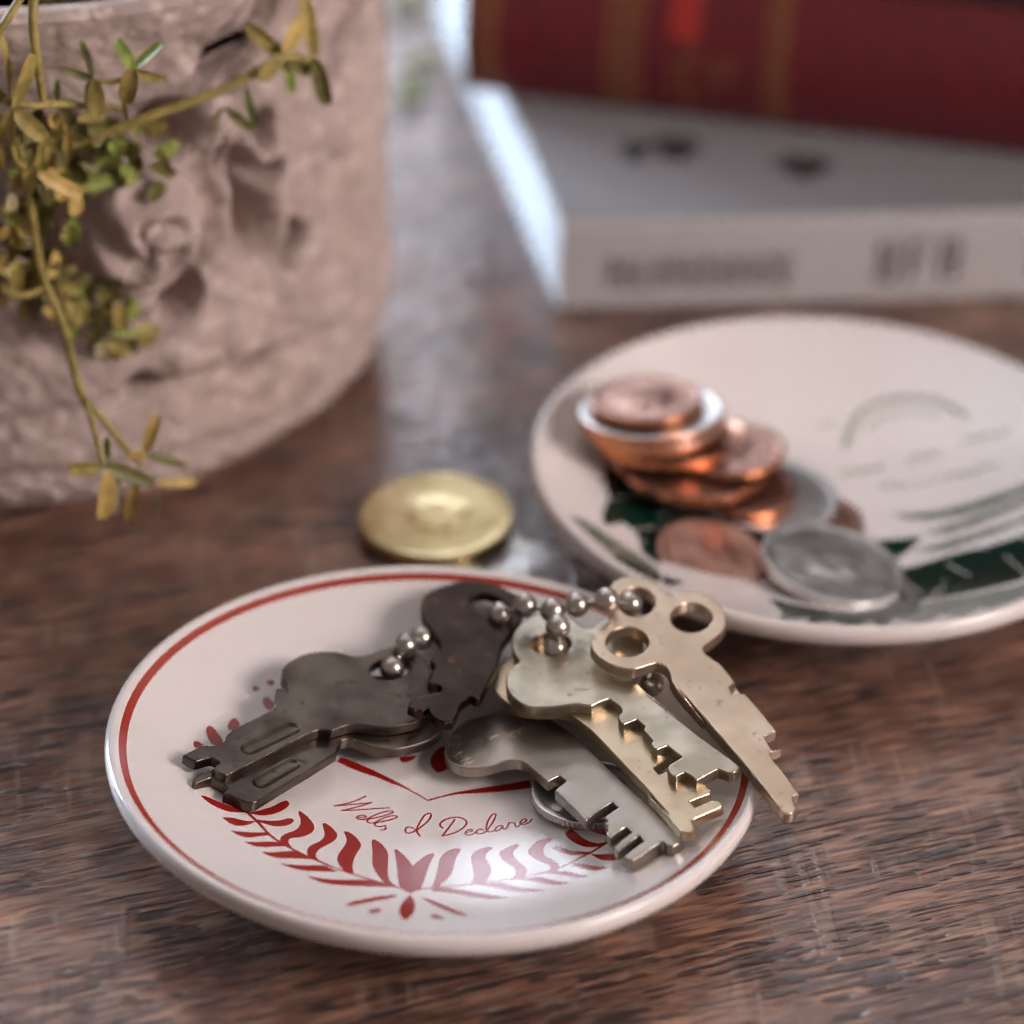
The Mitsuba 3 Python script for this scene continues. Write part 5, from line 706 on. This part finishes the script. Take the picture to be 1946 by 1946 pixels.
put(bk + '__spine', sheet(wrap_section(c0), wrap_section(c1)), 'grey_spine', 30)
for z0 in (0, H1 - .4):
    put(bk + '__cover', prism([inn(c0, 0, .5 if z0 else 1.2), inn(c1, 0, .5 if z0 else 1.2), inn(c1, 0, WB), inn(c0, 0, WB)], z0, z0 + .4), 'grey_cover')
pages = prism([inn(c0, .15, 1.3), inn(c1, -.15, 1.3), inn(c1, -.15, WB - .5), inn(c0, .15, WB - .5)], .42, H1 - .42)
put(bk + '__pages', pages, 'page_paper')
tag(bk, 'thick pale grey paperback lying flat under the red book', 'book')


def glyph_run(x0, x1, zlo, zhi, n, seed, mat, name):
    """Blurred title lettering on the spine: upright letter strokes with cross bars, a little proud of the cover."""
    r_ = np.random.default_rng(seed)
    wch = (x1 - x0) / n
    for k in range(n):
        if r_.random() < .08:
            continue
        xs = x0 + wch * k
        boxes = [(xs + wch * .08, zlo, xs + wch * .30, zhi)]
        if r_.random() < .7:
            boxes.append((xs + wch * .55, zlo, xs + wch * .77, zhi))
        for zc in r_.choice([.06, .5, .94], 2, replace=False):
            boxes.append((xs + wch * .1, zlo + (zhi - zlo) * zc - .45, xs + wch * .75, zlo + (zhi - zlo) * zc + .45))
        g = shapely.union_all([shapely.box(*b_) for b_ in boxes])
        ms = []
        for gg in getattr(g, 'geoms', [g]):
            m = trimesh.creation.extrude_polygon(gg, .12, engine='earcut')
            vv = np.array(m.vertices)
            p2 = A[None] + sd[None] * (vv[:, :1]) - ed[None] * (vv[:, 2:] + .01)
            m.vertices = np.c_[p2, vv[:, 1]]
            ms.append(m)
        put(name, trimesh.util.concatenate(ms), mat)


glyph_run(8.2, 43.0, 4.6, 10.6, 12, 4, 'brown_ink', bk + '__spine_letter')
glyph_run(57.5, 92.0, 4.4, 13.2, 6, 9, 'brown_ink', bk + '__spine_letter')
for (x, y, w, d) in [(29, 189, 5, 9), (36.5, 191, 9, 10), (60, 186.5, 10, 9)]:
    blot = shapely.Polygon([(x + w * .5 * math.cos(a) * (1 + .3 * math.sin(3 * a)), y + d * .5 * math.sin(a)) for a in np.linspace(0, 2 * np.pi, 20)[:-1]])
    put(bk + '__cover_print', prism(blot.exterior.coords[:-1], H1 + .02, H1 + .1), 'black_ink')

# the red hardback: rounded spine, boards, pages
R0, R1 = np.array([-3.2, 207.0]), np.array([100.8, 191.8])
rd = (R1 - R0) / np.linalg.norm(R1 - R0)
re_ = np.array([-rd[1], rd[0]])
LR, WR, TR = 172.0, 120.0, 30.5
zb = H1 + .12
rb = 'red_book'


def ext(section, s0, s1, closed=True):
    """Extrude a (depth, height) section along the red book's length."""
    sec = np.array(section, float)
    k = len(sec)
    v = []
    for s_ in (s0, s1):
        p = R0 + rd * s_
        v.append(np.c_[p[None] + re_[None] * sec[:, :1], sec[:, 1] + zb])
    v = np.vstack(v)
    F = []
    for i in range(k if closed else k - 1):
        j = (i + 1) % k
        F += [[i, k + i, k + j], [i, k + j, j]]
    tri = trimesh.creation.triangulate_polygon(shapely.Polygon(sec), engine='earcut')
    cap_v, cap_f = tri
    base = len(v)
    for n_, s_ in enumerate((s0, s1)):
        p = R0 + rd * s_
        v = np.vstack([v, np.c_[p[None] + re_[None] * cap_v[:, :1], cap_v[:, 1] + zb]])
        F += (np.array(cap_f)[:, ::-1] if n_ == 0 else np.array(cap_f) + 0 + len(cap_v)).__add__(base).tolist() if n_ == 0 else (np.array(cap_f) + base + len(cap_v)).tolist()
    m = trimesh.Trimesh(v, np.array(F), process=False)
    m.fix_normals()
    return m


tt = np.linspace(0, 1, 15)
outer = [(3.2 - 5.2 * math.sin(math.pi * a) ** .8, .6 + (TR - 1.2) * a) for a in tt]
inner = [(a + 1.4, z_) for a, z_ in outer[::-1]]
put(rb + '__spine', ext(outer + inner, 0, LR), 'red_leather', 35)
for z0 in (0, TR - 2.6):
    prof = [(3.4, z0 + .35), (4.2, z0), (WR, z0), (WR + .5, z0 + .6), (WR + .5, z0 + 2.0), (WR, z0 + 2.6), (4.2, z0 + 2.6), (3.4, z0 + 2.2)]
    put(rb + '__board', ext(prof, 0, LR), 'red_leather', 30)
put(rb + '__pages', ext([(4.4, 2.65), (WR - 3, 2.65), (WR - 3, TR - 2.65), (4.4, TR - 2.65)], 3, LR - 3), 'page_paper')


def band(s0, s1, mat, name, a0=0.03, a1=.97, proud=.22):
    ta = np.linspace(a0, a1, 13)
    o = [(3.2 - 5.2 * math.sin(math.pi * a) ** .8 - proud, .6 + (TR - 1.2) * a) for a in ta]
    n_ = [(x + .35 + proud, z_) for x, z_ in o[::-1]]
    put(rb + '__' + name, ext(o + n_, s0, s1), mat, 35)


for s0, s1 in [(2.0, 3.2), (4.0, 6.0), (26.5, 28.0), (29.2, 31.2), (32, 33), (41.5, 42.6), (56.0, 57.0), (58.0, 60.0), (120, 123), (126, 127)]:
    band(s0, s1, 'gilt', 'gilt_band')
band(38.0, 43.5, 'red_foil', 'spine_label', .60, .86, .3)
for s0, a0, a1 in [(38.5, .2, .45), (41.5, .18, .42), (46, .25, .5), (49, .3, .5)]:
    band(s0, s0 + 1.1, 'gilt', 'gilt_ornament', a0, a1, .2)
tag(rb, 'dark red leather book with gilt spine bands lying across the grey book', 'book')

# two dark books on top of the red one: only the corner of the lower one is in the frame, the upper is added, unseen; both block window light from the plate's glaze
for (q0, q1, depth, z0, hh, mt, lab) in [((46, 202), (146, 187.4), 104, zb + TR + .12, 33, 'black_cloth', 'dark hardback lying on top of the red book, at the upper right corner'),
                                     ((56, 206), (154, 194), 98, zb + TR + 33.3, 38, 'black_cloth', 'added dark hardback on the book stack, unseen, keeping window light off the plates')]:
    a_, b_ = np.array(q0), np.array(q1)
    d_ = (b_ - a_) / np.linalg.norm(b_ - a_)
    n_ = np.array([-d_[1], d_[0]])
    at_ = lambda s_, t_: a_ + d_ * s_ + n_ * t_
    L_ = 120
    k = key_of('dark_book')
    parts = [prism([at_(0, 0), at_(L_, 0), at_(L_, depth), at_(0, depth)], z0, z0 + 2.4), prism([at_(0, 0), at_(L_, 0), at_(L_, depth), at_(0, depth)], z0 + hh - 2.4, z0 + hh),
             prism([at_(0, 0), at_(L_, 0), at_(L_, 2.2), at_(0, 2.2)], z0 + 2.4, z0 + hh - 2.4)]
    put(k + '__cover', trimesh.util.concatenate(parts), mt)
    put(k + '__pages', prism([at_(2.5, 2.3), at_(L_ - 2.5, 2.3), at_(L_ - 2.5, depth - 2.5), at_(2.5, depth - 2.5)], z0 + 2.45, z0 + hh - 2.45), 'page_paper')
    tag(k, lab, 'book')

# ------------------------------------------------------------------ leaves added far back, standing in for foliage reflected in the table
for b, t, w, lab in [((-16, 236), (-12, 246), 4.2, 'nearest'), ((-16, 251), (-9, 256), 4.5, 'middle'), ((-20, 278), (-12, 284), 5, 'farthest')]:
    b, t = np.array([*b, 1.0]), np.array([*t, 1.4])
    d = (t - b) / np.linalg.norm(t - b)
    side = np.cross([0, 0, 1], d)
    u_ = np.linspace(0, 1, 11)
    prof = np.maximum(np.sin(np.pi * u_) ** .8 * w / 2, .15)
    s_ = np.linspace(-1, 1, 7)
    Ln = np.linalg.norm(t - b)
    top = b + d * Ln * u_[:, None, None] + side * (prof[:, None] * s_)[..., None] + np.array([0, 0, 1.]) * (.25 * w * np.abs(s_) ** 1.5)[None, :, None]
    low = top - np.array([0, 0, .25])
    vv = np.vstack([top.reshape(-1, 3), low.reshape(-1, 3)])
    i, j = np.meshgrid(np.arange(10), np.arange(6), indexing='ij')
    q = np.stack([i * 7 + j, i * 7 + j + 1, (i + 1) * 7 + j + 1, (i + 1) * 7 + j], -1).reshape(-1, 4)
    k = put('reflection_leaf', (vv, np.vstack([q[:, [0, 2, 1]], q[:, [0, 3, 2]], q[:, [0, 1, 2]] + 77, q[:, [0, 2, 3]] + 77])), 'leaf_green', True)
    tag(k, 'added green leaf standing in for foliage reflected in the table, ' + lab + ' of three', 'leaf')
